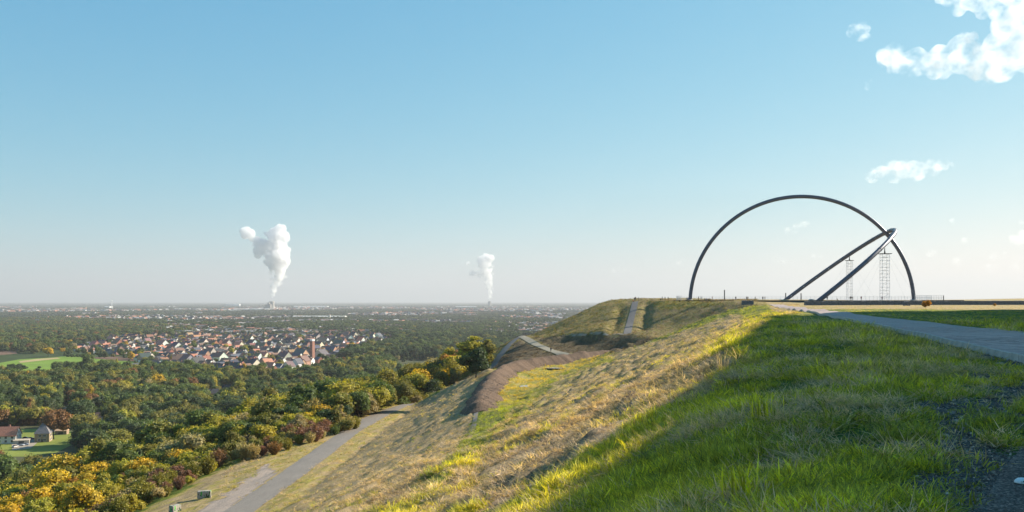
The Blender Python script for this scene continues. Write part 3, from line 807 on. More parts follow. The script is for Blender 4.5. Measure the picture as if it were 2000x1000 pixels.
# gabion walls
def gab_cage(seed, L):
    r = np.random.default_rng(seed); nx_, nz_ = int(L / 0.22), 7; D, Hh = 0.9, 1.45
    v = []; f = []
    prof = [(-D / 2, z) for z in np.linspace(0, Hh, nz_)] + [(y, Hh) for y in np.linspace(-D / 2, D / 2, 5)[1:]] + [(D / 2, z) for z in np.linspace(Hh, 0, 4)[1:]]
    for i in range(nx_ + 1):
        for (y, z) in prof:
            o = r.uniform(-0.07, 0.09, 3); o[0] *= 0.6 if 0 < i < nx_ else 0
            v.append((i * L / nx_ + o[0], y + o[1], max(0, z + o[2] * (z > 0))))
    m_ = len(prof)
    for i in range(nx_):
        for a in range(m_ - 1): f.append((i * m_ + a, (i + 1) * m_ + a, (i + 1) * m_ + a + 1, i * m_ + a + 1))
    f.append(tuple(range(m_))); f.append(tuple(nx_ * m_ + a for a in range(m_))[::-1])
    return MB().add(v, f).mesh('stone_cage', M['stone'])
cages = [gab_cage(s_, 1.94) for s_ in range(5)]
cagew = MB()
for x_ in (0.03, 1.91):
    for p_, q_ in (((x_, -.54, 0), (x_, -.54, 1.5)), ((x_, -.54, 1.5), (x_, .54, 1.5))): cagew.tube([p_, q_], .02, 4)
cagew = cagew.mesh('cage_frame', M['wire'])
def gabion(A, B, label, zb=None):
    g = thing('gabion_wall', label, 'wall', (A[0], A[1], HL(A[0], A[1])))
    d = np.array(B[:2]) - np.array(A[:2]); L = np.linalg.norm(d); d /= L; ang = math.atan2(d[1], d[0])
    n_ = max(1, int(L / 1.98))
    for i in range(n_):
        p = np.array(A[:2]) + d * i * 1.98
        o = link('stone_cage', cages[i % 5], g, (p[0] - A[0], p[1] - A[1], (HL(*p) if zb is None else zb) - g.location.z - 0.12 + random.uniform(-.03, .03)), ang)
        link('cage_frame', cagew, o)
gabion(WZ(1571.5, 597, 310), WZ(2012, 597, 318), 'long low gabion wall of dark stones in front of the arches', None)
gabion(WZ(1449, 597, 318), WZ(1479, 594, 318), 'short gabion wall of dark stones beside the bend of the path', WZ(1449, 594.6, 318)[2])
gabion(WZ(1765, 598.0, 303), WZ(1784, 598.0, 303), 'short gabion block standing out in front of the long wall', None)

# ------------------------------------------------------------------ people
def person_mesh(pose, top, legs, skin=(0.45, 0.28, 0.2), hair=(0.05, 0.035, 0.025), name='person'):
    """one continuous skinned body, vertex colour by height for clothes"""
    P = {}
    if pose == 'sit':
        J = [((0, 0, .50), .14), ((0, .02, .75), .15), ((0, .03, .95), .16), ((0, .02, 1.06), .06), ((0, 0, 1.16), .085), ((0, -.01, 1.28), .08)]
        ed = [(0, 1), (1, 2), (2, 3), (3, 4), (4, 5)]
        for s_ in (-1, 1):
            b = len(J); J += [((s_ * .10, -.05, .50), .095), ((s_ * .12, -.45, .52), .07), ((s_ * .12, -.46, .10), .05), ((s_ * .12, -.60, .05), .04)]
            ed += [(0, b), (b, b + 1), (b + 1, b + 2), (b + 2, b + 3)]
            b = len(J); J += [((s_ * .20, .02, .96), .06), ((s_ * .25, -.05, .72), .05), ((s_ * .16, -.28, .60), .035), ((s_ * .12, -.36, .58), .035)]
            ed += [(2, b), (b, b + 1), (b + 1, b + 2), (b + 2, b + 3)]
    else:
        st_ = .22 if pose == 'walk' else 0.03
        J = [((0, 0, .95), .13), ((0, .01, 1.18), .14), ((0, .02, 1.40), .155), ((0, .01, 1.50), .058), ((0, 0, 1.60), .085), ((0, -.01, 1.70), .08)]
        ed = [(0, 1), (1, 2), (2, 3), (3, 4), (4, 5)]
        for s_ in (-1, 1):
            b = len(J); J += [((s_ * .10, 0, .90), .092), ((s_ * .11, -s_ * st_ * .6, .50), .065), ((s_ * .11, -s_ * st_ + .03, .09), .045), ((s_ * .12, -s_ * st_ - .12, .04), .038)]
            ed += [(0, b), (b, b + 1), (b + 1, b + 2), (b + 2, b + 3)]
            b = len(J); J += [((s_ * .20, .02, 1.42), .058), ((s_ * .25, s_ * st_ * .4 + .02, 1.14), .046), ((s_ * .25, s_ * st_ * .8 - .08, .90), .034), ((s_ * .25, s_ * st_ * .9 - .10, .80), .036)]
            ed += [(2, b), (b, b + 1), (b + 1, b + 2), (b + 2, b + 3)]
    me = bpy.data.meshes.new(name); me.from_pydata([j[0] for j in J], ed, []); me.update()
    ob = bpy.data.objects.new('tmp', me); COL.objects.link(ob)
    md = ob.modifiers.new('skin', 'SKIN'); md.use_smooth_shade = True
    for i, j in enumerate(J):
        sv = me.skin_vertices[0].data[i]; sv.radius = (j[1], j[1]); sv.use_root = (i == 0)
    ob.modifiers.new('sub', 'SUBSURF').levels = 1
    dg = bpy.context.evaluated_depsgraph_get(); dg.update()
    m2 = bpy.data.meshes.new_from_object(ob.evaluated_get(dg)); bpy.data.objects.remove(ob)
    m2.name = name
    co = np.empty(len(m2.vertices) * 3, np.float32); m2.vertices.foreach_get('co', co); co = co.reshape(-1, 3)
    neck = 1.08 if pose == 'sit' else 1.53; waist = .56 if pose == 'sit' else .96
    col = np.empty((len(co), 4), np.float32); col[:, 3] = 1
    col[:, :3] = top
    lg = (co[:, 2] < waist) & (np.abs(co[:, 0]) < .205)
    col[lg, :3] = legs
    hz = co[:, 2] > neck; col[hz, :3] = skin
    hh = (co[:, 2] > neck + .13) | (hz & (co[:, 1] > .03)); col[hh, :3] = hair
    hands = (np.abs(co[:, 0]) > .2) & (co[:, 2] < .86) & (pose != 'sit'); col[hands, :3] = skin
    col[co[:, 2] < .09, :3] = (.03, .03, .03)
    c_ = m2.color_attributes.new('cloth', 'FLOAT_COLOR', 'POINT'); c_.data.foreach_set('color', col.ravel())
    m2.materials.clear(); m2.materials.append(M['cloth'])
    return m2
k = NT('clothing'); a_ = k.attr('cloth'); k.bsdf(k.mix(1.0, a_.outputs['Color'], k.ramp(k.noise(k.obj_co(), 9), [(.3, (.8,) * 3), (.7, (1.15,) * 3)]), 'MULTIPLY'), 0.9); M['cloth'] = k.m
CL_ = {'dark': (.03, .032, .045), 'black': (.015, .015, .018), 'red': (.28, .03, .03), 'blue': (.05, .09, .22), 'grey': (.18, .18, .19), 'white': (.6, .6, .58), 'brown': (.14, .08, .05), 'olive': (.09, .09, .04), 'beige': (.4, .33, .24)}
PEOPLE = [  # px, feet py, depth, pose, top, legs, heading, label
 (1236.5, 588.2, 404, 'sit', 'red', 'dark', 30, 'person in a red top sitting at the head of the straight climb'),
 (1239.5, 588.0, 405, 'stand', 'dark', 'dark', 0, 'person in dark clothes standing at the head of the straight climb'),
 (1241.5, 588.0, 406, 'stand', 'brown', 'dark', 160, 'person in a brown jacket standing beside the one in dark clothes at the climb'),
 (1247, 588.0, 404, 'stand', 'grey', 'dark', 90, 'person in grey standing alone just right of the straight climb'),
 (1290.5, 588.2, 390, 'sit', 'dark', 'dark', 0, 'leftmost sitting person on the grass edge of the far heap, dark clothes'),
 (1293.5, 588.2, 388, 'stand', 'black', 'dark', 60, 'person in black standing between a sitting and a walking person on the grass edge'),
 (1299, 588.0, 390, 'walk', 'dark', 'black', 100, 'person in dark clothes walking along the grass edge of the far heap'),
 (1305, 588.0, 390, 'walk', 'olive', 'dark', 100, 'person in olive walking behind another along the grass edge'),
 (1327.5, 588.4, 370, 'sit', 'black', 'black', 20, 'person in black sitting alone left of the upright arch'),
 (1341.5, 587.6, 366, 'stand', 'beige', 'dark', 20, 'person in a beige top standing left of the foot of the upright arch'),
 (1343.8, 587.6, 364, 'stand', 'blue', 'dark', 200, 'person in a blue top next to the foot of the upright arch'),
 (1346.2, 588.0, 362, 'sit', 'dark', 'dark', 300, 'person sitting against the foot of the upright arch'),
 (1364.5, 587.2, 372, 'stand', 'grey', 'dark', 40, 'person in grey standing just right of the upright arch foot'),
 (1368.5, 587.2, 372, 'stand', 'white', 'blue', 90, 'person in a white top standing right of the upright arch foot'),
 (1371.0, 587.2, 373, 'stand', 'olive', 'dark', 250, 'person in an olive top standing next to the one in white'),
 (1376.5, 587.0, 371, 'sit', 'dark', 'dark', 10, 'leftmost of the row of people sitting on the platform rim, dark clothes'),
 (1379.8, 587.0, 371, 'sit', 'blue', 'dark', 340, 'person in blue sitting in the row on the platform rim'),
 (1383.0, 587.0, 371, 'sit', 'black', 'dark', 20, 'person in black sitting in the row on the platform rim'),
 (1386.5, 587.0, 371, 'sit', 'brown', 'dark', 350, 'rightmost of the row sitting on the platform rim, brown top'),
 (1391, 587.0, 372, 'stand', 'red', 'dark', 80, 'person in red standing right of the sitting row on the platform'),
 (1437, 587.0, 380, 'stand', 'black', 'dark', 0, 'person in black standing right of the tall slender pillar'),
 (1458.3, 587.0, 382, 'stand', 'dark', 'dark', 30, 'left one of a dark-clothed pair standing on the platform above the short gabion wall'),
 (1460.8, 587.0, 382, 'stand', 'brown', 'black', 210, 'right one of a pair standing on the platform above the short gabion wall'),
 (1475, 587.0, 390, 'walk', 'grey', 'dark', 90, 'person in grey walking alone across the middle of the platform'),
 (1489.8, 587.0, 378, 'stand', 'dark', 'black', 20, 'tall person in dark clothes standing before a companion left of the far arch foot'),
 (1494, 587.0, 380, 'walk', 'brown', 'dark', 270, 'person in brown beside the tall one left of the far arch foot'),
 (1615.5, 586.8, 372, 'stand', 'black', 'black', 0, 'person in black standing right of the near foot of the leaning arch'),
 (1635, 586.8, 372, 'sit', 'olive', 'dark', 80, 'person in olive sitting between the near arch foot and the slimmer tower'),
 (1661, 586.8, 370, 'stand', 'dark', 'dark', 0, 'person in dark clothes in front of the slimmer lattice tower'),
 (1664, 586.8, 370, 'stand', 'brown', 'dark', 160, 'person in brown in front of the slimmer lattice tower'),
 (1682, 586.8, 368, 'stand', 'red', 'dark', 0, 'person in a dark red top standing between the two lattice towers'),
 (1723, 586.8, 366, 'stand', 'red', 'black', 0, 'person in dark red just left of the wider lattice tower'),
 (1076, 686.0, 0, 'walk', 'dark', 'black', 150, 'person in dark clothes walking on the pale gravel path of the far heap'),
]
for px, py, Z, pose, tp, lg, hd, lab in PEOPLE:
    me_ = person_mesh(pose, CL_[tp], CL_[lg])
    if Z: x, y, z = WZ(px, py, Z)
    else: x, y, z = W(px, 686.5, 17.0)
    onp = math.hypot(x - PC[0], y - PC[1]) < 51.5
    z = PZ if onp else HL(x, y)
    if pose == 'sit' and not onp: z -= 0.38
    if pose == 'sit' and onp: z -= 0.30
    link('person', me_, None, (x, y, z), R_(hd), label=lab, category='person')

# ------------------------------------------------------------------ concrete blocks with graffiti by the road
k = NT('graffiti_concrete'); co_ = k.obj_co(); n_ = k.noise(co_, 2.2, 5)
base = k.ramp(n_, [(0.3, (0.25, 0.22, 0.19)), (0.7, (0.40, 0.36, 0.31))])
gm = k.math('GREATER_THAN', k.noise(k.mapping(co_, (1.3, 1.3, .9)), 1.6, 2), 0.58)
base = k.mix(gm, base, (0.035, 0.06, 0.025)); g2 = k.math('GREATER_THAN', k.noise(k.mapping(co_, (2.4, 2.4, .8)), 1.5, 1), 0.64)
base = k.mix(g2, base, (0.06, 0.36, 0.05)); k.bsdf(base, 0.85, k.bump(n_, .3, .05)); M['graf'] = k.m
def block(px, py, h, L, D, Hh, rz, label):
    x, y, z = W(px, py, h)
    bm = bmesh.new(); bmesh.ops.create_cube(bm, size=1)
    for v_ in bm.verts:
        v_.co.x *= L; v_.co.y *= D; v_.co.z = (v_.co.z + .5) * Hh
        if v_.co.z > .1: v_.co.x *= .97; v_.co.y *= .9
    bmesh.ops.bevel(bm, geom=bm.edges[:], offset=.05, segments=2, affect='EDGES')
    bmesh.ops.subdivide_edges(bm, edges=[e for e in bm.edges if e.calc_length() > .6], cuts=4, use_grid_fill=True)
    for v_ in bm.verts: v_.co += Vector((random.uniform(-1, 1), random.uniform(-1, 1), random.uniform(-1, 1))) * .018
    me = bpy.data.meshes.new('concrete_block'); bm.to_mesh(me); bm.free(); me.materials.append(M['graf'])
    link('concrete_block', me, None, (x, y, HL(x, y) - .08), rz, label=label, category='block')
block(399, 975, 30.4, 2.0, 1.0, 1.15, R_(12), 'concrete block with green graffiti on the verge left of the lower road')
block(342, 1003, 30.6, 1.5, 1.0, 1.1, R_(60), 'pale concrete block cut by the bottom edge of the picture')
# ------------------------------------------------------------------ the plain
PZ0 = -88.3; HP = 90.0
k = NT('plain_ground'); P = k.pos()
big = k.n('ShaderNodeTexVoronoi'); big.inputs['Scale'].default_value = 0.0032; k.l(P, big.inputs['Vector'])
n1 = k.noise(P, 0.02, 5); n2 = k.noise(P, 0.0011, 4)
sepc = k.n('ShaderNodeSeparateColor'); k.l(big.outputs['Color'], sepc.inputs[0])
c = k.ramp(sepc.outputs[0], [(0.0, (0.05, 0.075, 0.02)), (0.45, (0.04, 0.06, 0.018)), (0.62, (0.09, 0.12, 0.03)), (0.8, (0.12, 0.10, 0.055)), (0.92, (0.16, 0.13, 0.085))])
c = k.mix(k.ramp(n2, [(0.35, (0, 0, 0)), (0.65, (1, 1, 1))]), (0.04, 0.06, 0.02), c)
c = k.mix(1.0, c, k.ramp(n1, [(0.3, (.7,) * 3), (.7, (1.25,) * 3)]), 'MULTIPLY')
k.bsdf(c, 0.95, spec=0.1); M['plain'] = k.m
ys = np.concatenate([np.linspace(-2000, 3000, 26), np.linspace(3500, 46000, 60)]); xs = np.linspace(-45000, 45000, 61)
vx, vy = np.meshgrid(xs, ys, indexing='ij')
id_ = np.arange(vx.size).reshape(vx.shape)
fc = np.stack([id_[:-1, :-1].ravel(), id_[1:, :-1].ravel(), id_[1:, 1:].ravel(), id_[:-1, 1:].ravel()], 1)
link('plain', mesh_np('plain', np.stack([vx, vy, np.full(vx.shape, PZ0)], -1), fc, [M['plain']]), kind='structure', label='wide flat wooded plain reaching the horizon')
def WP(px, py): return W(px, py, HP)
def field(name, poly, col, lift, label, rows=0.0):
    k = NT(name); P = k.pos(); n = k.noise(P, 0.03, 5)
    c = k.ramp(n, [(0.3, tuple(x * .8 for x in col)), (0.7, tuple(x * 1.15 for x in col))])
    if rows:
        wv = k.n('ShaderNodeTexWave'); wv.inputs['Scale'].default_value = 0.12; wv.inputs['Distortion'].default_value = 1.5; k.l(P, wv.inputs['Vector'])
        c = k.mix(rows, c, k.mix(wv.outputs[1], tuple(x * .8 for x in col), tuple(x * 1.2 for x in col)))
    k.bsdf(c, 0.95, spec=.1)
    v = [(*WP(*p)[:2], PZ0 + lift) for p in poly]
    MB().add(v, [tuple(range(len(v)))[::-1]]).obj(name, k.m, kind='structure', label=label)
FIELD = [(-40, 716), (38, 702), (110, 698), (150, 692), (175, 697), (215, 703), (275, 707), (262, 714), (200, 713), (120, 727), (60, 740), (-40, 738)]
field('field', FIELD, (0.155, 0.235, 0.035), 0.10, 'bright green meadow between the woods at the left')
field('field', [(36, 706), (70, 701.5), (112, 698.5), (118, 700.5), (80, 704.5), (40, 709)], (0.36, 0.28, 0.14), 0.25, 'pale stubble strip along the far side of the meadow')
field('field', [(180, 697.5), (232, 696.5), (275, 700), (278, 706), (240, 705), (188, 701)], (0.16, 0.10, 0.07), 0.25, 'brown ploughed strip between meadow and village', .3)
field('field', [(-40, 689), (30, 686), (34, 691), (-40, 697)], (0.16, 0.10, 0.07), 0.25, 'brown ploughed field at the left edge', .3)
field('lawn', [(-30, 845), (30, 838), (75, 838), (120, 836), (150, 848), (146, 866), (110, 884), (60, 892), (-30, 892)], (0.20, 0.23, 0.05), 0.06, 'sunlit lawn and yard round the red-roofed and the pyramid-roofed house')
field('yard', [(22, 862), (70, 856), (76, 862), (60, 876), (24, 880)], (0.34, 0.29, 0.23), 0.12, 'pale gravel yard with parked cars beside the red-roofed house')
M['lane'] = asphalt('lane_tarmac', (0.16, 0.155, 0.15), (0.24, 0.23, 0.22), bscale=2)
def lane(name, pts, wid, label):
    c = resample([WP(*p) for p in pts], 8.0); d = np.gradient(c[:, :2], axis=0); d /= np.linalg.norm(d, axis=1)[:, None]
    nn = np.stack([-d[:, 1], d[:, 0]], 1); V = []
    for q in (-.5, .5):
        p = c.copy(); p[:, :2] += nn * q * wid; p[:, 2] = PZ0 + 0.3; V.append(p)
    V = np.stack(V, 1); n = len(c); i_ = np.arange(n * 2).reshape(n, 2)
    link(name, mesh_np(name, V.reshape(-1, 3), np.stack([i_[:-1, 0], i_[1:, 0], i_[1:, 1], i_[:-1, 1]], 1), [M['lane']]), kind='structure', label=label)
lane('road', [(100, 845), (112, 832), (122, 818), (128, 806), (140, 795)], 9, 'grey lane running back into the wood beside the grey-roofed house')
lane('road', [(185, 817), (215, 812.5), (265, 808.5), (330, 803)], 12, 'straight road crossing the wood at the foot of the heap')
for i_, (pl_, cl_, lb_) in enumerate((([(290, 626), (420, 623), (440, 625), (310, 629)], (.20, .24, .06), 'pale green field in the middle distance left of the village'), ([(560, 629), (640, 627.5), (650, 629.5), (575, 631.5)], (.26, .21, .11), 'tan field beyond the village'), ([(120, 616), (300, 613.5), (310, 615), (130, 618)], (.17, .21, .06), 'long green field far off at the left'),
        ([(860, 618), (960, 616), (975, 618), (870, 620.5)], (.19, .22, .07), 'green field far off below the smaller plume'), ([(690, 611), (800, 610), (805, 611.3), (700, 612.5)], (.27, .23, .13), 'thin tan field in the far distance'), ([(60, 624), (180, 621), (190, 623), (70, 626.5)], (.25, .20, .11), 'brown field in the woods at the far left'))):
    field('field', pl_, cl_, .5, lb_)
lane('road', [(330, 650), (430, 655), (520, 655), (620, 653)], 14, 'long road behind the village')

# ------------------------------------------------------------------ houses
def house_meshes(w_, l_, e, r, over=.5):
    """gable house, ridge along local x, gables face +-x"""
    hw, hl = w_ / 2, l_ / 2
    wm = MB().add([(-hl, -hw, 0), (hl, -hw, 0), (hl, hw, 0), (-hl, hw, 0), (-hl, -hw, e), (hl, -hw, e), (hl, hw, e), (-hl, hw, e), (-hl, 0, r), (hl, 0, r)],
                  [(0, 1, 5, 4), (2, 3, 7, 6), (1, 2, 6, 9, 5), (3, 0, 4, 8, 7), (3, 2, 1, 0)]).mesh('wall', M['wall'])
    sl = (r - e) / hw; v = []; f = []
    ho, lo, tk = hw + over, hl + over * .7, .28
    for s_ in (-1, 1):
        b = len(v); ze = e - over * sl
        v += [(-lo, s_ * ho, ze + .05), (lo, s_ * ho, ze + .05), (lo, 0, r + .05), (-lo, 0, r + .05), (-lo, s_ * ho, ze + tk), (lo, s_ * ho, ze + tk), (lo, 0, r + tk), (-lo, 0, r + tk)]
        q = [(4, 5, 6, 7), (0, 3, 2, 1), (0, 1, 5, 4), (1, 2, 6, 5), (0, 4, 7, 3)]
        f += [tuple(b + i for i in (qq if s_ < 0 else qq[::-1])) for qq in q]
    rm = MB().add(v, f).mesh('roof', M['roof'])
    cm = MB().box((l_ * .2, w_ * .12, r + .1), (.8, .8, 1.9)).mesh('chimney', M['chimney'])
    return wm, rm, cm
def window_mesh(wd, ht):
    fr = MB()
    for x_, z_, a_, b_ in ((-wd / 2, 0, .1, ht), (wd / 2, 0, .1, ht), (0, -ht / 2, wd, .1), (0, ht / 2, wd, .1), (0, 0, .06, ht)): fr.box((x_, 0, z_), (a_, .12, b_))
    return fr.mesh('window', M['frame']), MB().box((0, .02, 0), (wd, .06, ht)).mesh('pane', M['glass'])
HT = [house_meshes(9, 12, 5, 9.5), house_meshes(10, 10, 5.5, 10.5), house_meshes(8, 16, 4.5, 8.5), house_meshes(11, 13, 6, 11), house_meshes(8, 9, 3.5, 8.0)]
WIN = window_mesh(1.2, 1.3); WINB = window_mesh(1.6, 1.5)
def house(x, y, typ, rz, wallc, roofc, label, group=None, sc=1.0, wins=0, z=PZ0, name='house', cat='house'):
    wm, rm, cm = HT[typ]
    t = thing(name, label, cat, (x, y, z - .2), rz, group); t.scale = (sc, sc, sc)
    o = link('wall', wm, t); o['tint'] = wallc
    rf = link('roof', rm, t); rf['tint'] = roofc
    link('chimney', cm, rf)
    if wins:
        dims = [(9, 12, 5, 9.5), (10, 10, 5.5, 10.5), (8, 16, 4.5, 8.5), (11, 13, 6, 11), (8, 9, 3.5, 8.0)][typ]
        w_, l_, e, r = dims
        for fl in ((1.5,) if e < 4 else (1.5, min(e - 1.0, 3.9))):
            for xx in np.linspace(-l_ / 2 + 1.8, l_ / 2 - 1.8, max(2, int(l_ / 3.2))):
                wo = link('window', WIN[0], t, (xx, -w_ / 2 - .03, fl)); link('pane', WIN[1], wo)
        for fl in (1.5, 3.9, e + 1.2):
            for yy in ((-w_ / 5, w_ / 5) if fl < e else (0,)):
                wo = link('window', WIN[0], t, (l_ / 2 + .03, yy, fl), R_(90)); link('pane', WIN[1], wo)
    return t
WALLS = {'white': (.70, .67, .62), 'cream': (.60, .53, .43), 'brick red': (.30, .13, .085), 'orange brick': (.42, .25, .18), 'grey': (.34, .33, .32)}
ROOFS = {'dark grey': (.055, .055, .062), 'brown': (.19, .12, .09), 'orange tiled': (.40, .17, .11), 'slate blue': (.09, .10, .125)}
VILL = [(135, 684), (210, 668), (255, 658), (330, 662), (385, 648), (450, 654), (520, 650), (600, 654), (700, 655), (770, 660), (768, 676), (700, 690), (610, 712), (570, 728), (530, 738), (470, 738), (395, 728), (330, 726), (270, 708), (262, 694), (200, 692)]
hpos = []
def try_place(x, y, dmin):
    for a, b in hpos:
        if (a - x) ** 2 + (b - y) ** 2 < dmin * dmin: return False
    hpos.append((x, y)); return True
SPECIAL = [  # px, py(base), type, rz, wall, roof, scale, label
 (5, 865, 2, 8, 'white', 'orange tiled', 1.2, 'white house with red tiled roof cut by the left edge, parked cars beside it'),
 (417, 778, 1, 200, 'white', 'dark grey', .85, 'narrow white gabled house standing alone at the edge of the wood'),
 (443, 768, 0, 188, 'white', 'dark grey', .9, 'white house with tall chimney half hidden behind the hillside trees'),
 (350, 712, 3, 195, 'orange brick', 'brown', 1.35, 'large house with broad orange-brown roof at the near left of the village'),
 (300, 716, 0, 10, 'grey', 'dark grey', 1.0, 'dark grey-roofed farmhouse beside the ploughed strip'),
 (265, 722, 0, 40, 'cream', 'slate blue', .9, 'grey house with cream gable at the near edge of the meadow'),
 (150, 734, 2, 5, 'cream', 'orange tiled', .8, 'low house with bright orange roof under the tree beside the meadow'),
 (92, 738, 2, 8, 'brick red', 'brown', .8, 'dark red-brown roofed house at the near edge of the meadow, right of its twin'),
 (72, 741, 2, 12, 'brick red', 'brown', .8, 'dark red-brown roofed house at the near edge of the meadow, middle of three'),
 (42, 743, 2, 12, 'white', 'brown', .85, 'white house with red-brown roof at the near edge of the meadow, leftmost of three'),
 (400, 724, 2, 150, 'cream', 'brown', 1.1, 'long brown-roofed terrace house at the near left of the village core'),
 (420, 722, 2, 150, 'brick red', 'brown', 1.1, 'brown-roofed house with dark brick gable beside the long terrace'),
 (443, 712, 2, 160, 'cream', 'brown', 1.1, 'light-roofed long house in the middle row before the chimney street'),
 (478, 726, 2, 120, 'brick red', 'dark grey', 1.1, 'dark brick house with steep grey roof at the near edge of the village'),
 (500, 735, 0, 150, 'white', 'brown', 1.0, 'brown-roofed house with white front nearest the hillside wood'),
 (518, 738, 0, 150, 'white', 'slate blue', 1.0, 'pale-roofed white house right of the red roof nearest the hillside wood'),
 (528, 722, 0, 160, 'white', 'orange tiled', 1.05, 'white house with vivid red roof in the near part of the village'),
 (575, 704, 2, 165, 'white', 'slate blue', 1.4, 'large white hall with blue-grey curved gable left of the brick chimney'),
 (585, 712, 2, 140, 'cream', 'brown', 1.1, 'brown-roofed row house just below the large white hall'),
 (600, 706, 2, 140, 'brick red', 'brown', 1.0, 'brown-roofed house at the foot of the tall brick chimney'),
 (622, 700, 2, 170, 'cream', 'dark grey', 1.1, 'dark-roofed house right of the tall brick chimney'),
 (650, 700, 1, 200, 'white', 'dark grey', .95, 'white gabled house among trees right of the brick chimney'),
 (715, 702, 1, 200, 'white', 'brown', .9, 'single white gable between round trees above the hillside wood'),
 (660, 712, 1, 190, 'cream', 'brown', .95, 'cream gabled house behind the yellow hillside trees'),
 (188, 824, 4, 190, 'white', 'brown', .9, 'white cottage beneath the copper-brown tree beside the straight road'),
]
for px, py, ty, rz, wl, rf, sc, lab in SPECIAL:
    x, y, _ = WP(px, py); hpos.append((x, y))
    house(x, y, ty, R_(rz), WALLS[wl], ROOFS[rf], lab, None, sc, wins=1 if py > 705 else 0)
def where(px, Y):
    c = 'at the left end' if px < 260 else 'left of centre' if px < 400 else 'right of centre' if px < 560 else 'at the chimney end'
    return c + (', near village row' if Y < 1450 else ', middle village row' if Y < 1950 else ', far village row')
n_h = 0; tries = 0
lo, hi = 1050, 2500
while n_h < 292 and tries < 60000:
    tries += 1
    Y = math.sqrt(random.uniform(lo ** 2, hi ** 2)); py = HY + F * HP / Y
    px = random.uniform(130, 770)
    if not inpoly(np.array([px]), np.array([py]), VILL)[0]: continue
    x = (px - 1000) / F * Y
    if not try_place(x, Y, 19): continue
    wl = random.choices(list(WALLS), [.30, .24, .18, .18, .10])[0]; rf = random.choices(list(ROOFS), [.30, .42, .13, .15])[0]
    rz = R_(random.choice([-32, 148, -40, 140, 58, 150]) + random.uniform(-15, 15))
    house(x, Y, random.randrange(5), rz, tuple(c * random.uniform(.85, 1.1) for c in WALLS[wl]), tuple(c * random.uniform(.8, 1.25) for c in ROOFS[rf]),
          f'{wl} house with {rf} roof {where(px, Y)}', f'{wl} village houses with {rf} roofs {where(px, Y)}', random.uniform(1.1, 1.5))
    n_h += 1
# house with the steep pyramid roof at the lower left
x, y, _ = WP(85, 862); g = thing('house', 'square rubble-brown house with steep grey pyramid roof at the lower left', 'house', (x, y, PZ0 - .2), R_(14))
mb = MB().box((0, 0, 2.9), (8.6, 8.6, 5.8)); wl = mb.obj('wall', M['wall'], g); wl['tint'] = (.30, .22, .14)
mb = MB().add([(-4.8, -4.8, 5.7), (4.8, -4.8, 5.7), (4.8, 4.8, 5.7), (-4.8, 4.8, 5.7), (-.5, 0, 12.2), (.5, 0, 12.2)], [(0, 1, 5, 4), (1, 2, 5), (2, 3, 4, 5), (3, 0, 4), (3, 2, 1, 0)])
rf = mb.obj('roof', M['roof'], g); rf['tint'] = (.17, .16, .165)
MB().box((0.1, .2, 12.4), (.7, .7, 1.2)).obj('chimney', M['chimney'], rf)
for fx, fz in ((-1.2, 4.4), (1.6, 4.4), (-1.6, 1.8), (1.6, 1.8)):
    wo = link('window', WINB[0], g, (fx, -4.33, fz)); link('pane', WINB[1], wo)
    wo = link('window', WINB[0], g, (4.33, fx, fz), R_(90)); link('pane', WINB[1], wo)
MB().box((0.2, -4.36, 1.1), (1.1, .12, 2.2)).obj('door', M['dark'], g)
# sheds
def shed(px, py, L, D, Hh, rz, col, roofc, label, name='shed', cat='shed', flat=.35):
    x, y, _ = WP(px, py); t = thing(name, label, cat, (x, y, PZ0), rz)
    o = MB().box((0, 0, Hh / 2), (L, D, Hh)).obj('wall', M['wall'], t); o['tint'] = col
    r_ = flat * D / 2
    o2 = MB().add([(-L / 2 - .3, -D / 2 - .3, Hh + .01), (L / 2 + .3, -D / 2 - .3, Hh + .01), (L / 2 + .3, D / 2 + .3, Hh + .01), (-L / 2 - .3, D / 2 + .3, Hh + .01), (-L / 2 - .3, 0, Hh + r_ + .1), (L / 2 + .3, 0, Hh + r_ + .1)],
                  [(0, 1, 5, 4), (2, 3, 4, 5), (1, 2, 5), (3, 0, 4), (3, 2, 1, 0)]).obj('roof', M['roof'], t); o2['tint'] = roofc
    nd = max(1, int(L / 9))
    for i in range(min(nd, 12)): MB().box((-L / 2 + (i + .5) * L / nd, -D / 2 - .04, Hh * .42), (min(3.2, L / nd * .6), .1, Hh * .7)).obj('door', M['dark'], t)
    return t
shed(43, 866, 9, 4, 2.2, R_(16), (.5, .45, .38), (.52, .43, .33), 'long low pale-roofed shed between the red-roofed and the pyramid-roofed house')
shed(121, 848, 7.5, 5, 2.6, R_(8), (.28, .2, .14), (.42, .27, .16), 'open shed with light tan roof right of the pyramid-roofed house')
shed(128, 818, 6, 4, 2.4, R_(-20), (.5, .5, .5), (.62, .6, .56), 'small white-roofed shed beside the lane in the dark trees')
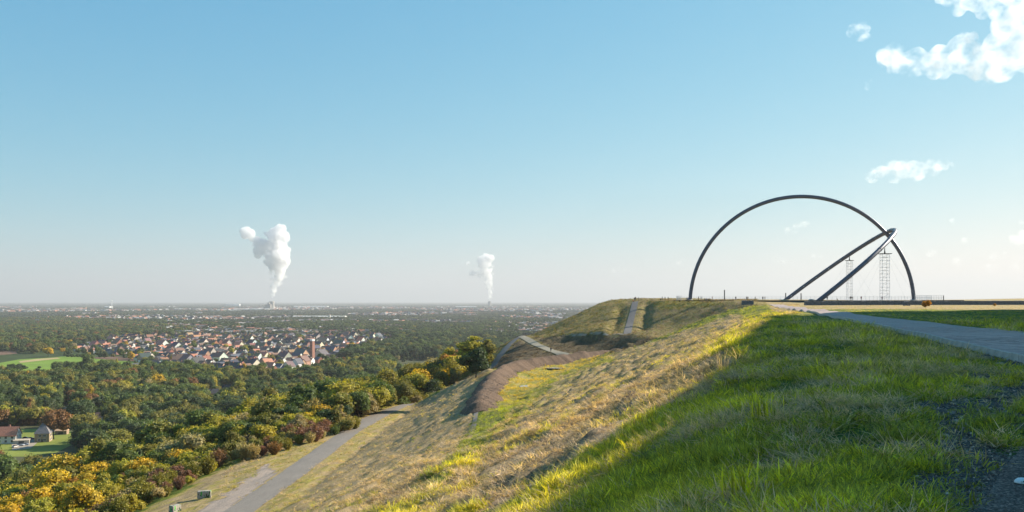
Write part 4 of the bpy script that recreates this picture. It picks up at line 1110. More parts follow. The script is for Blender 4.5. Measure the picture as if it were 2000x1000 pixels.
# cars beside the red-roofed house
def car_parts():
    body = MB(); prof = [(-2.1, .35), (2.1, .35), (2.15, .75), (1.2, .92), (-1.95, .95), (-2.15, .7)]
    v = [(x, -.85, z) for x, z in prof] + [(x, .85, z) for x, z in prof]; n = len(prof)
    body.add(v, [tuple(range(n)), tuple(range(n, 2 * n))[::-1]] + [(i, i + n, (i + 1) % n + n, (i + 1) % n) for i in range(n)])
    cab = MB(); prof = [(-1.7, .93), (1.0, .93), (.35, 1.42), (-1.2, 1.45)]
    v = [(x, -.75, z) for x, z in prof[:2]] + [(x, -.6, z) for x, z in prof[2:]] + [(x, .75, z) for x, z in prof[:2]] + [(x, .6, z) for x, z in prof[2:]]
    cab.add(v, [(0, 1, 2, 3), (7, 6, 5, 4), (0, 4, 5, 1), (1, 5, 6, 2), (3, 2, 6, 7), (0, 3, 7, 4)])
    wheel = MB(); wheel.tube([(0, -.1, 0), (0, .1, 0)], .32, 12)
    return body.mesh('body', M['paint']), cab.mesh('windows', M['glass']), wheel.mesh('wheel', M['dark'])
M['paint'] = tinted('car_paint', 0.3, 0.04)
CP = car_parts()
for px, py, rz, colr, lab in ((61, 858.5, 20, (.22, .03, .05), 'dark red parked car beside the long pale-roofed shed'), (50, 857.5, 15, (.03, .03, .05), 'dark parked car left of the red one by the shed'),
                        (40, 871, 10, (.55, .58, .62), 'white parked car below the long pale-roofed shed'), (49, 870, 25, (.35, .4, .5), 'blue-grey parked car right of the white one'), (30, 874, 80, (.6, .55, .52), 'light parked car nearest the trees below the shed')):
    x, y, _ = WP(px, py); t = thing('parked_car', lab, 'car', (x, y, PZ0 + .12), R_(rz), 'cars parked by the red-roofed house')
    o = link('body', CP[0], t); o['tint'] = colr; link('windows', CP[1], t)
    for wx in (-1.3, 1.3):
        for wy in (-.8, .8): link('wheel', CP[2], t, (wx, wy, .32))
# tall brick chimney in the village
x, y, _ = WP(610, 706); hpos.insert(0, (x, y)); t = thing('factory_chimney', 'tall square red brick chimney tower with pale cap in the village', 'chimney', (x, y, PZ0), R_(-32))
MB().box((0, 0, 14.5), (5.8, 5.8, 31), taper=.86).obj('shaft', M['brick'], t)
MB().box((0, 0, 31.8), (5.2, 5.2, 2.6)).obj('cap', M['white'], t)
for i in range(5): MB().box((0, -2.92 + i * .075, 4 + i * 5), (.6, .1, 1.6)).obj('slit_window', M['glass'], t)
# long pale halls and other big buildings in the distance
HALLS = [(430, 627.5, 230, 40, 9, 'cream', 'long tan-fronted hall at the far edge of the village woods'), (345, 632, 120, 60, 10, 'white', 'white low hall beside dark trees left of centre'), (335, 634, 60, 30, 12, 'white', 'small bright hall left of the white low hall'),
 (492, 607.5, 330, 60, 18, 'white', 'long bright white hall below the larger steam plume'), (520, 606, 220, 60, 18, 'white', 'white hall just right of the long bright one'), (455, 600, 200, 80, 45, 'white', 'tall pale plant building far left of the larger steam plume'),
 (608, 602.2, 420, 80, 24, 'white', 'white hall far off right of the larger steam plume'), (565, 613.2, 260, 50, 12, 'white', 'thin pale hall in the middle distance below the plume'), (448, 609, 200, 50, 14, 'white', 'cluster-like pale hall left below the long bright one'),
 (625, 623.5, 260, 50, 14, 'white', 'pale school-like block left of the small white tower'), (755, 649, 120, 30, 8, 'grey', 'grey flat hall at the right end of the village'), (670, 648, 90, 40, 9, 'grey', 'blue-grey hall in the dark wood band'), (745, 648.5, 100, 45, 9, 'grey', 'longer blue-grey hall right of its neighbour in the dark wood'),
 (900, 646.5, 190, 60, 9, 'grey', 'pale flat hall seen above the hillside poplars'), (935, 647.5, 150, 40, 9, 'grey', 'second flat hall right of the poplars'), (788, 668, 60, 25, 7, 'white', 'white low hall before the blue wood right of the village'), (140, 606, 300, 50, 14, 'cream', 'pale row far off at the upper left'),
 (225, 638.5, 70, 25, 7, 'white', 'thin white hall in the wood at the left'), (297, 634, 40, 20, 10, 'white', 'small white barn by the dark wood at the left'), (212, 604, 60, 60, 30, 'white', 'white block far off below the wind turbine'), (372, 606.2, 300, 60, 14, 'white', 'row of white halls far off at the left'), (790, 619, 180, 40, 10, 'white', 'white hall in the distance above the blue wood'), (910, 602.5, 250, 60, 22, 'white', 'bright white hall below the smaller steam plume')]
for px, py, L, D, Hh, cn, lab in HALLS:
    col = {'white': (.7, .69, .66), 'cream': (.6, .47, .3), 'grey': (.3, .33, .38)}[cn]
    t = shed(px, py, L, D, Hh, R_(random.uniform(-14, 10)), col, tuple(c_ * .9 for c_ in col), lab, 'hall', 'hall', .12)
x, y, _ = WP(643, 627); t = thing('church_tower', 'small white tower standing out of the trees beyond the brick chimney', 'tower', (x, y, PZ0))
o = MB().box((0, 0, 14), (9, 9, 28)).obj('shaft', M['wall'], t); o['tint'] = (.6, .55, .48)
o = MB().box((0, 0, 30.5), (9.6, 9.6, 5), taper=.3).obj('roof', M['roof'], t); o['tint'] = (.3, .2, .16)
# power plant and wind turbines
def wpt(px, Z): return ((px - 1000) / F * Z, Z, PZ0)
x, y, z = wpt(531, 9000); t = thing('cooling_tower', 'hazy cooling tower under the larger steam plume', 'cooling tower', (x, y, z))
prof = [(r_ * .5, z_ * .56) for r_, z_ in [(72, 0), (62, 30), (52, 70), (47, 105), (48, 130), (51, 155), (47, 154), (44, 105)]]
MB().lathe(prof, n=32).obj('shell', M['concrete'], t, smooth=True)
t = thing('power_plant', 'hazy boiler houses left of the cooling tower on the horizon', 'power plant', wpt(523, 8950))
for dx, wd, hh in ((-12, 22, 54), (9, 20, 76), (-30, 16, 35), (24, 14, 60)): o = MB().box((dx, 0, hh / 2), (wd, 28, hh)).obj('boiler_house', M['concrete'], t)
t = thing('power_plant', 'hazy chimneys right of the cooling tower on the horizon', 'power plant', wpt(540, 9050))
for dx, hh in ((-15, 34), (6, 42), (26, 38), (40, 26)): MB().lathe([(4, 0), (3, hh)], (dx, 0, 0), 10).obj('chimney', M['white'], t)
x, y, z = wpt(956, 14000); t = thing('cooling_tower', 'very faint cooling tower under the smaller steam plume', 'cooling tower', (x, y, z))
MB().lathe(prof, n=24).obj('shell', M['concrete'], t, smooth=True)
def turbine(px, Z, hub, rot, label):
    x, y, z = wpt(px, Z); t = thing('wind_turbine', label, 'wind turbine', (x, y, z))
    MB().lathe([(3.2, 0), (1.8, hub)], n=12).obj('tower', M['white'], t)
    MB().box((0, 0, hub + 1.5), (4, 12, 4)).obj('nacelle', M['white'], t)
    MB().lathe([(.1, -2), (2.2, 0), (2.2, 2)], (0, -7, hub + 1.5), 10).obj('hub', M['white'], t)
    for i in range(3):
        a = rot + i * 2 * math.pi / 3
        MB().tube([(0, -7, hub + 1.5), (math.cos(a) * 12, -7, hub + 1.5 + math.sin(a) * 12), (math.cos(a) * 46, -7, hub + 1.5 + math.sin(a) * 46)], [1.3, 1.9, .5], 6).obj('blade', M['white'], t)
turbine(218.5, 9000, 95, .5, 'faint wind turbine above the woods at the far left')
turbine(1173, 13000, 130, 1.3, 'faint wind turbine just left of the far heap top')
turbine(1982, 15000, 110, .9, 'faint wind turbine above the wall at the far right')
x, y, z = WP(254, 812); t = thing('street_lamp', 'street lamp beside the straight road in the dark wood', 'street lamp', (x, y, z))
MB().tube([(0, 0, 0), (0, 0, 8), (.2, 0, 8.6), (1.4, 0, 8.8)], .13, 6).obj('pole', M['galv'], t); MB().box((1.7, 0, 8.75), (.9, .35, .2)).obj('lamp_head', M['white'], t)

# houses too far to pick apart: one stuff object of real little houses
V = []; Fq = []; Ft = []; cols = []
def far_house(x, y, w_, l_, e, r, rz, wc, rc):
    b = len(V); ca, sa = math.cos(rz), math.sin(rz)
    for px_, py_, pz_ in ((-l_ / 2, -w_ / 2, 0), (l_ / 2, -w_ / 2, 0), (l_ / 2, w_ / 2, 0), (-l_ / 2, w_ / 2, 0), (-l_ / 2, -w_ / 2, e), (l_ / 2, -w_ / 2, e), (l_ / 2, w_ / 2, e), (-l_ / 2, w_ / 2, e), (-l_ / 2, 0, r), (l_ / 2, 0, r)):
        V.append((x + px_ * ca - py_ * sa, y + px_ * sa + py_ * ca, PZ0 + pz_))
    q = [(0, 1, 5, 4), (2, 3, 7, 6), (1, 2, 6, 5), (3, 0, 4, 7), (4, 5, 9, 8), (6, 7, 8, 9), (5, 6, 9, 9), (7, 4, 8, 8)]
    for i, f in enumerate(q):
        Fq.append(tuple(b + j for j in f)); cols.append(rc if i in (4, 5) else wc)
nf = 0
def town(x, y): return fbm(np.atleast_1d(x) / 650. + 3, np.atleast_1d(y) / 1500. + 9, 3)
while nf < 5200:
    Y = 2350 * (12000 / 2350) ** (random.random() ** 1.25); px = random.uniform(-60, 1180)
    x = (px - 1000) / F * Y
    if town(x, Y)[0] < .52: continue
    if px < 330 and Y < 4200 and random.random() < .93: continue
    s_ = random.uniform(.8, 1.3) * (1 + Y / 9000)
    br_ = random.random()
    wc = random.choice([(.46, .45, .43), (.36, .32, .26), (.28, .17, .12), (.5, .49, .48)])
    far_house(x, Y, 9 * s_, 13 * s_, 5.5 * s_, 9.5 * s_, random.uniform(0, 6.28), wc, random.choice([(.07, .07, .08), (.15, .10, .08), (.3, .13, .08), (.3, .29, .28)])); nf += 1
for _ in range(5000):
    Y = math.sqrt(random.uniform(1050 ** 2, 2600 ** 2)); px = random.uniform(150, 800); x = (px - 1000) / F * Y
    if not inpoly(np.array([px]), np.array([HY + F * HP / Y]), VILL)[0] or not try_place(x, Y, 15): continue
    far_house(x, Y, 9, 13, 5, 9, R_(random.choice([-32, 148, 58]) + random.uniform(-12, 12)), random.choice(list(WALLS.values())), random.choice(list(ROOFS.values())))
me = bpy.data.meshes.new('far_houses'); 
me.from_pydata(V, [], [tuple(dict.fromkeys(f)) for f in Fq]); me.update()
ca = me.color_attributes.new('hcol', 'FLOAT_COLOR', 'CORNER')
lc = np.ones((len(me.loops), 4), np.float32); lt = np.array([p.loop_total for p in me.polygons]); lc[:, :3] = np.repeat(np.array(cols, np.float32), lt, 0)
ca.data.foreach_set('color', lc.ravel())
k = NT('far_house_wall'); k.bsdf(k.attr('hcol').outputs['Color'], .85); me.materials.append(k.m)
link('far_houses', me, kind='stuff', label='scattered houses of distant towns on the plain')
# ------------------------------------------------------------------ vegetation: prototypes
def set_lv(me, lv):
    c = me.color_attributes.new('lv', 'FLOAT_COLOR', 'CORNER')
    a = np.ones((len(me.loops), 4), np.float32); a[:, :3] = lv; c.data.foreach_set('color', a.ravel())
def crown_mesh(seed, n_leaf, leaf, kind='round', core=True):
    """crown of unit height (0..1): leaf faces spread over uneven lobes; returns mesh"""
    r = np.random.default_rng(seed)
    if kind == 'round': ax, az, zc, nl_ = .40, .40, .58, 16
    elif kind == 'broad': ax, az, zc, nl_ = .52, .38, .58, 20
    elif kind == 'tall': ax, az, zc, nl_ = .19, .46, .54, 14
    elif kind == 'cone': ax, az, zc, nl_ = .24, .46, .52, 18
    else: ax, az, zc, nl_ = .58, .42, .46, 12           # shrub
    d = r.normal(size=(nl_, 3)); d /= np.linalg.norm(d, axis=1)[:, None]
    rad = r.uniform(.45, .95, nl_)[:, None]
    C = d * rad * np.array([ax, ax, az]) * .85
    if kind == 'cone':
        C[:, 2] = r.uniform(-.42, .40, nl_); k_ = (.46 - C[:, 2]) / .92; t_ = r.uniform(0, 6.28, nl_)
        C[:, 0] = np.cos(t_) * k_ * ax * .7; C[:, 1] = np.sin(t_) * k_ * ax * .7; LR = .06 + .15 * k_
    else: LR = r.uniform(.14, .26, nl_) * (1.0 if kind != 'tall' else .62)
    C[:, 2] += zc
    per = r.choice(nl_, n_leaf, p=LR ** 2 / (LR ** 2).sum())
    u = r.normal(size=(n_leaf, 3)); u /= np.linalg.norm(u, axis=1)[:, None]; u[:, 2] = np.where(u[:, 2] < -.3, u[:, 2] * .4, u[:, 2])
    p = C[per] + u * (LR[per] * r.uniform(.72, 1.12, n_leaf))[:, None] * np.array([1, 1, .85])
    nrm = u + r.normal(size=u.shape) * .65; nrm /= np.linalg.norm(nrm, axis=1)[:, None]
    t1 = np.cross(nrm, r.normal(size=u.shape)); t1 /= np.linalg.norm(t1, axis=1)[:, None]; t2 = np.cross(nrm, t1)
    s = leaf * r.uniform(.6, 1.35, n_leaf)[:, None]
    V = np.stack([p - t1 * s * .5, p + t2 * s * .38 + nrm * s * .1, p + t1 * s * .62, p - t2 * s * .38 + nrm * s * .1], 1).reshape(-1, 3)
    Fq = np.arange(n_leaf * 4).reshape(-1, 4)
    lobe = r.uniform(.8, 1.2, nl_)
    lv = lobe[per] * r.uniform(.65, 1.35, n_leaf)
    V = list(map(tuple, V)); Fq = list(map(tuple, Fq)); lvs = list(lv)
    if core:
        for c_, R0 in zip(C, LR):
            b = len(V); R0 *= .80
            ring = [(math.cos(t) * R0, math.sin(t) * R0) for t in np.linspace(0, 2 * math.pi, 7)[:-1]]
            V += [(c_[0] + x * .85, c_[1] + y * .85, c_[2] - R0 * .45) for x, y in ring] + [(c_[0] + x * .85, c_[1] + y * .85, c_[2] + R0 * .45) for x, y in ring]
            V += [(c_[0], c_[1], c_[2] + R0 * .85), (c_[0], c_[1], c_[2] - R0 * .85)]
            for i in range(6):
                j = (i + 1) % 6
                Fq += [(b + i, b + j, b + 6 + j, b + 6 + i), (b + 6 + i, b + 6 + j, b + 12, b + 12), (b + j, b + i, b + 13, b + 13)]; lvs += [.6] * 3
    me = bpy.data.meshes.new('crown'); me.from_pydata(V, [], [tuple(dict.fromkeys(f)) for f in Fq]); me.update()
    lt = np.array([q.loop_total for q in me.polygons]); set_lv(me, np.repeat(np.array(lvs), lt)[:, None] * np.ones(3))
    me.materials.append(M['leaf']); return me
def twig_mesh(seed, n, kind='shrub'):
    """twiggy bush: many thin upright stems with sparse small leaves"""
    r = np.random.default_rng(seed); V = []; Fq = []; lv = []
    for i in range(n):
        a = r.uniform(0, 6.28); sp = r.uniform(0, .42); b0 = np.array([math.cos(a) * sp * .35, math.sin(a) * sp * .35, 0])
        tip = np.array([math.cos(a) * sp * 1.15, math.sin(a) * sp * 1.15, r.uniform(.55, 1.0) * (1 - .35 * sp)])
        sd_ = np.array([-math.sin(a), math.cos(a), 0]) * .007
        b = len(V); mid = (b0 + tip) / 2 + np.array([0, 0, .08])
        V += [tuple(b0 - sd_), tuple(b0 + sd_), tuple(mid + sd_), tuple(mid - sd_), tuple(tip)]
        Fq += [(b, b + 1, b + 2, b + 3), (b + 3, b + 2, b + 4)]; lv += [.75, .75]
        for j in range(9):
            q = r.uniform(.3, 1.0); p = b0 * (1 - q) + tip * q + r.normal(size=3) * .035
            d1 = r.normal(size=3) * .03; d2 = r.normal(size=3) * .03; b = len(V)
            V += [tuple(p), tuple(p + d1), tuple(p + d1 + d2), tuple(p + d2)]; Fq.append((b, b + 1, b + 2, b + 3)); lv.append(r.uniform(.6, 1.4))
    me = bpy.data.meshes.new('crown'); me.from_pydata(V, [], Fq); me.update()
    lt = np.array([q.loop_total for q in me.polygons]); set_lv(me, np.repeat(np.array(lv), lt)[:, None] * np.ones(3))
    me.materials.append(M['leaf']); return me
def trunk_mesh(seed, kind):
    r = random.Random(seed); mb = MB(); th_ = .018 if kind != 'shrub' else .012; top = .62 if kind != 'tall' else .85
    mb.tube([(0, 0, -.06), (.006, 0, .12), (-.006, .008, .35), (.01, 0, top)], [th_ * 1.5, th_, th_ * .75, th_ * .3], 7)
    for i in range(6):
        a = i * 1.05 + r.uniform(-.3, .3); z = .18 + i * .06; ll = .24 if kind not in ('tall', 'cone') else .12
        mb.tube([(0, 0, z), (math.cos(a) * ll * .5, math.sin(a) * ll * .5, z + .12), (math.cos(a) * ll, math.sin(a) * ll, z + .24)], [th_ * .5, th_ * .35, th_ * .12], 5)
    return mb.mesh('trunk', M['bark'], True)
KINDS = ['round', 'round', 'broad', 'broad', 'tall', 'cone', 'shrub', 'shrub', 'twig', 'twig']
CROWN = []
for i, kd in enumerate(KINDS):
    if kd == 'twig': CROWN.append(twig_mesh(100 + i, 420))
    else: CROWN.append(crown_mesh(100 + i, {'round': 2300, 'broad': 2600, 'tall': 1500, 'cone': 2000, 'shrub': 1500}[kd], {'round': .048, 'broad': .05, 'tall': .036, 'cone': .034, 'shrub': .055}[kd], kd))
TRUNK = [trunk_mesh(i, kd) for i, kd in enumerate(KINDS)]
COLR = {'dark green': (.056, .092, .024), 'green': (.115, .16, .03), 'olive': (.22, .20, .03), 'yellow-green': (.40, .35, .03), 'yellow': (.60, .40, .02), 'orange': (.46, .22, .022), 'copper brown': (.24, .12, .04), 'straw': (.38, .31, .13), 'red-brown': (.22, .115, .07)}
def jit(c, a=.18):
    k_ = random.uniform(1 - a, 1 + a); return (c[0] * k_ * random.uniform(.93, 1.07), c[1] * k_, c[2] * k_ * random.uniform(.85, 1.15))
def pick(wts): return random.choices(list(wts), list(wts.values()))[0]

# ---- tree positions: (x, y, z, height, width factor, kind index, colour name, zone)
TREES = []
def add_tree(x, y, z, h, wf, ki, cn, zone):
    px = 1000 + F * x / y
    if -25 < px < 160 and y < 640 and HY - F * (z + h - EYE) / y < 880: return
    TREES.append((x, y, z, h, wf, ki, cn, zone))
occ = {}
def free(x, y, d):
    g = 6.0; i, j = int(x // g), int(y // g)
    for a in range(i - 2, i + 3):
        for b in range(j - 2, j + 3):
            for (p, q, dd_) in occ.get((a, b), ()):
                if (p - x) ** 2 + (q - y) ** 2 < (max(d, dd_)) ** 2: return False
    occ.setdefault((i, j), []).append((x, y, d)); return True
# a few that can be pointed out: (px, base py, h below eye or None on plain, height m, kind, colour, width, label)
NAMED = [(930, 738, None, 8, 3, 'dark green', 1.2, 'dark blue-green tree at the foot of the grey path, right end of the hillside wood'),
 (880, 735, None, 9.5, 2, 'orange', 1.05, 'orange-yellow tree left of the dark tree in the hillside wood'),
 (862, 727, None, 9.5, 0, 'yellow', .9, 'golden yellow tree beside the orange one in the hillside wood'),
 (925, 728, None, 14, 4, 'yellow-green', 2.0, 'tall pale yellow-green poplar at the top of the hillside wood'),
 (952, 716, None, 10, 4, 'olive', 1.7, 'olive poplar on the shoulder beside the tall pale one'),
 (845, 742, None, 9.5, 2, 'straw', 1.0, 'pale straw-coloured bare-looking tree on the skyline of the hillside wood'),
 (105, 858, 'plain', 22, 2, 'copper brown', .95, 'big olive-brown tree standing behind the pyramid-roofed house'),
 (178, 812, 'plain', 19, 0, 'copper brown', .9, 'copper-brown tree above the white cottage'),
 (160, 832, 'plain', 22, 2, 'dark green', .9, 'large dark green tree left of the copper-brown tree'),
 (172, 728, 'plain', 26, 0, 'green', .75, 'tall round green tree at the right corner of the meadow'),
 (370, 794, 'plain', 17, 2, 'yellow', 1.0, 'yellow-topped round tree left of the narrow white house'),
 (94, 697, 'plain', 17, 2, 'yellow', 1.0, 'yellow tree at the far edge of the meadow'),
 (308, 770, 'plain', 21, 0, 'yellow', .8, 'bright yellow tree in the dark wood left of the white houses'),
 (283, 775, 'plain', 20, 2, 'straw', .8, 'pale straw tree in the dark wood beside the yellow one'),
 (515, 668, 'plain', 26, 5, 'dark green', .9, 'dark conifer standing above the village roofs'),
 (455, 872, None, 6.5, 6, 'yellow-green', 1.3, 'yellow-green bush at the top of the red shrub belt'),
 (240, 925, None, 8.5, 2, 'dark green', 1.1, 'dark green pine among the yellow bushes at the lower left'),
 (372, 860, None, 8, 2, 'dark green', 1.1, 'dark green pine at the right of the yellow tree, above the red shrubs'),
 (318, 880, None, 8, 0, 'yellow', 1.0, 'golden tree between the two dark pines on the hillside'),
 (188, 960, None, 7, 0, 'yellow', 1.1, 'bright yellow tree at the lower left below the dark pine'),
 (1808, 601.5, 'flat', 2.0, 7, 'orange', 1.0, 'orange autumn bush in front of the long gabion wall'),
 (1943, 598.2, 'flat', 1.0, 7, 'orange', 1.2, 'small orange bush against the gabion wall at the far right')]
def ray_ground(px, py):
    """march the pixel's ray to the terrain"""
    dx = (px - 1000) / F; dz = -(py - HY) / F
    for Y in np.concatenate([np.arange(5, 300, .5), np.arange(300, 720, 1.5), np.arange(720, 3000, 10)]):
        z = EYE + dz * Y; X = dx * Y
        if -418 < X < 328 and Y < 718: g = HL(X, Y)
        else: g = PZ0
        if z <= g: return X, Y, g
    return X, Y, g
named_objs = []
for px, py, md, h, ki, cn, wf, lab in NAMED:
    if md == 'plain': x, y, z = WP(px, py); z = PZ0
    elif md == 'flat': x, y, z = ray_ground(px, py)
    else: x, y, z = ray_ground(px, py)
    free(x, y, h * .3 if h > 3 else .5); named_objs.append((x, y, z, h, wf, ki, cn, lab))
SHRUB_LINE = [W(*p) for p in SHO]
# shrub belt along the shoulder
shr = 0; tries = 0
while shr < 210 and tries < 30000:
    tries += 1
    Y = random.uniform(95, 215); base = np.interp(Y, [p[1] for p in SHRUB_LINE], [p[0] for p in SHRUB_LINE])
    if Y > 178: base = np.interp(Y, [178, 215], [-46, -34])
    x = base - abs(random.gauss(0, 9)) - 1.5
    if not free(x, Y, 1.9): continue
    px = 1000 + F * x / Y
    wts = {'red-brown': .42, 'straw': .3, 'olive': .12, 'copper brown': .16} if 420 < px < 760 else {'olive': .35, 'straw': .25, 'yellow-green': .25, 'red-brown': .15}
    if px > 640: wts = {'olive': .5, 'straw': .3, 'green': .2}
    cn = pick(wts); add_tree(x, Y, HL(x, Y), random.uniform(1.8, 3.8), random.uniform(.9, 1.3), 8 + random.randrange(2) if random.random() < .72 else 6 + random.randrange(2), cn, 'shrub'); shr += 1
# hillside wood
hw_ = 0
nc = 110000
cY = np.sqrt(rng.uniform(100 ** 2, 700 ** 2, nc)); cX = rng.uniform(-330, 60, nc)
cE = np.where(cY < 182, np.interp(cY, [p[1] for p in SHRUB_LINE], [p[0] for p in SHRUB_LINE]) - 14, np.interp(cY, [182, 215, 245, 300, 345, 380, 410, 470], [-52, -42, -36, -27, -19, -16, -10, -10]))
cZ = Hq(cX, cY); ok = ((cX < cE) | ((cY > 440) & (cZ < -45))) & (1000 + F * cX / cY > -160) & (cZ > -88.2)
for x, Y, z, edge in zip(cX[ok], cY[ok], cZ[ok], cE[ok]):
    x, Y, z = float(x), float(Y), float(z); px = 1000 + F * x / Y
    near = edge - x
    h = random.uniform(5, 7.5) if near < 25 and Y < 230 else random.uniform(6, 9)
    h *= random.choice([.55, .7, .85, .85, 1.0, 1.15])
    if Y > 230: h *= 1.22
    if Y < 200 and near < 60: h *= .8
    if not free(x, Y, h * .36): continue
    if px < 250 and Y < 330: wts = {'yellow': .24, 'yellow-green': .32, 'olive': .22, 'orange': .03, 'green': .15, 'copper brown': .04}
    elif px < 480: wts = {'olive': .36, 'yellow-green': .28, 'green': .2, 'yellow': .07, 'dark green': .04, 'straw': .05}
    elif px >= 480: wts = {'olive': .38, 'green': .2, 'yellow-green': .25, 'dark green': .05, 'copper brown': .03, 'straw': .05, 'yellow': .04}
    kd_ = pick({0: .23, 1: .23, 2: .17, 3: .17, 4: .06, 5: .04, 6: .05, 8: .05}); cn_ = pick(wts)
    if kd_ == 8: cn_ = 'straw'; h *= .8
    if kd_ == 5: cn_ = 'dark green'
    add_tree(x, Y, z - .08 * h, h, random.uniform(.85, 1.2), kd_, cn_, 'hill'); hw_ += 1
# woods of the plain
FIELDW = FIELD
def plain_ok(px, py):
    return True
def in_px(px, py, poly): return bool(inpoly(np.array([float(px)]), np.array([float(py)]), poly)[0])
WOODS = [  # (poly, spacing, height range, weights)
 ([(-80, 1010), (-80, 742), (40, 745), (140, 738), (280, 722), (400, 738), (560, 745), (640, 730), (760, 700), (760, 1010)], 6.6, (11, 18), {'dark green': .36, 'green': .36, 'olive': .2, 'yellow-green': .04, 'yellow': .015, 'copper brown': .025}),
 ([(-80, 700), (-80, 628), (120, 624), (330, 640), (420, 652), (330, 664), (240, 660), (140, 682), (60, 692)], 8.5, (11, 17), {'dark green': .4, 'green': .38, 'olive': .17, 'copper brown': .05}),
 ([(120, 640), (200, 632), (330, 637), (430, 646), (560, 650), (700, 656), (800, 664), (960, 652), (1010, 640), (900, 640), (720, 634), (600, 634), (480, 642), (340, 634), (200, 628)], 9, (13, 19), {'dark green': .75, 'green': .22, 'olive': .03}),
 ([(620, 700), (760, 704), (1010, 704), (1010, 640), (960, 632), (800, 660), (680, 656)], 9, (13, 19), {'dark green': .7, 'green': .25, 'olive': .05}),
]
LANE_CLEAR = [[WP(*p) for p in ((100, 845), (112, 832), (122, 818), (128, 806), (140, 795))], [WP(*p) for p in ((185, 817), (215, 812.5), (265, 808.5), (330, 803))]]
CLEAR = [[(-20, 838), (60, 832), (105, 838), (140, 826), (150, 850), (138, 880), (110, 905), (64, 918), (20, 918), (-20, 918)], FIELD, [(-40, 688), (34, 686), (36, 698), (-40, 700)]]
def blocked(px, py, x, y, r):
    """True where a tree may not stand: yards, fields, houses and the sight lines to the nearest houses, lanes"""
    bad = np.zeros(len(px), bool)
    for c_ in CLEAR: bad |= inpoly(px, py, c_)
    for hx, hy in hpos: bad |= (x - hx) ** 2 + (y - hy) ** 2 < r * r
    for hx, hy in hpos[:len(SPECIAL) + 1]: bad |= (hy - (100 if hy < 950 else 45) < y) & (y < hy) & (np.abs(x - hx / hy * y) < 7)
    for l_ in LANE_CLEAR: bad |= polydist(x, y, l_) < 8
    bad |= (x > -420) & (y < 700) & (Hq(x, y) > -88.2)
    return bad
for poly, sp, hr, wts in WOODS:
    ys_ = [max(p[1], 622) for p in poly]; Y1 = F * HP / (min(ys_) - HY); Y0 = F * HP / (max(ys_) - HY)
    xs_ = [p[0] for p in poly]; nc = int((Y1 ** 2 - Y0 ** 2) / 2 * (max(xs_) - min(xs_)) / F / (sp * sp) * 1.5)
    Y = np.sqrt(rng.uniform(Y0 ** 2, Y1 ** 2, nc)); px = rng.uniform(min(xs_), max(xs_), nc); py = HY + F * HP / Y; x = (px - 1000) / F * Y
    ok = inpoly(px, py, poly); x, Y, px, py = x[ok], Y[ok], px[ok], py[ok]
    ok = ~blocked(px, py, x, Y, 8) & ~inpoly(px, py, VILL)
    for a_, b_ in zip(x[ok].tolist(), Y[ok].tolist()):
        if not free(a_, b_, sp * .72): continue
        if fbm(np.array([a_ / 60.]), np.array([b_ / 60.]), 2)[0] < .33: continue
        add_tree(a_, b_, PZ0, random.uniform(hr[0] * .6, hr[1] * 1.12), random.uniform(.8, 1.25), pick({0: .27, 1: .27, 2: .18, 3: .18, 4: .06, 5: .04}), pick(wts), 'wood')
# hedge in the meadow, garden trees between the houses
for i in range(34):
    px = random.uniform(-20, 48); x, y, _ = WP(px, 722 + random.uniform(-1, 1)); add_tree(x, y, PZ0, random.uniform(4, 9) if px > 15 else random.uniform(2, 4), 1.2, 6, 'dark green', 'wood')
for i in range(40):
    px = random.uniform(130, 165); x, y, _ = WP(px, 697 + random.uniform(-.6, .6)); add_tree(x, y, PZ0, random.uniform(2, 5), 1.3, 6, 'dark green', 'wood')
for i in range(90):
    px = random.uniform(110, 175); x, y, _ = WP(px, 728 + random.uniform(-3, 3)); add_tree(x, y, PZ0, random.uniform(7, 15), 1., random.randrange(4), 'dark green' if i % 3 else 'green', 'wood')
g_ = 0
nc = 3400; Y = np.sqrt(rng.uniform(1030 ** 2, 2750 ** 2, nc)); py = HY + F * HP / Y; px = rng.uniform(120, 800, nc); x = (px - 1000) / F * Y
ok = (inpoly(px, py, VILL) | (rng.random(nc) > .3)) & ~blocked(px, py, x, Y, 11)
for a_, b_ in zip(x[ok].tolist(), Y[ok].tolist()):
    if not free(a_, b_, 6): continue
    add_tree(a_, b_, PZ0, random.uniform(6, 14), random.uniform(.9, 1.2), random.choice([0, 1, 2, 3, 0, 1, 2, 3, 4, 5]), pick({'dark green': .32, 'green': .36, 'olive': .18, 'yellow-green': .08, 'straw': .03, 'yellow': .03}), 'garden'); g_ += 1
print('trees', len(TREES), 'hill', hw_, 'garden', g_)

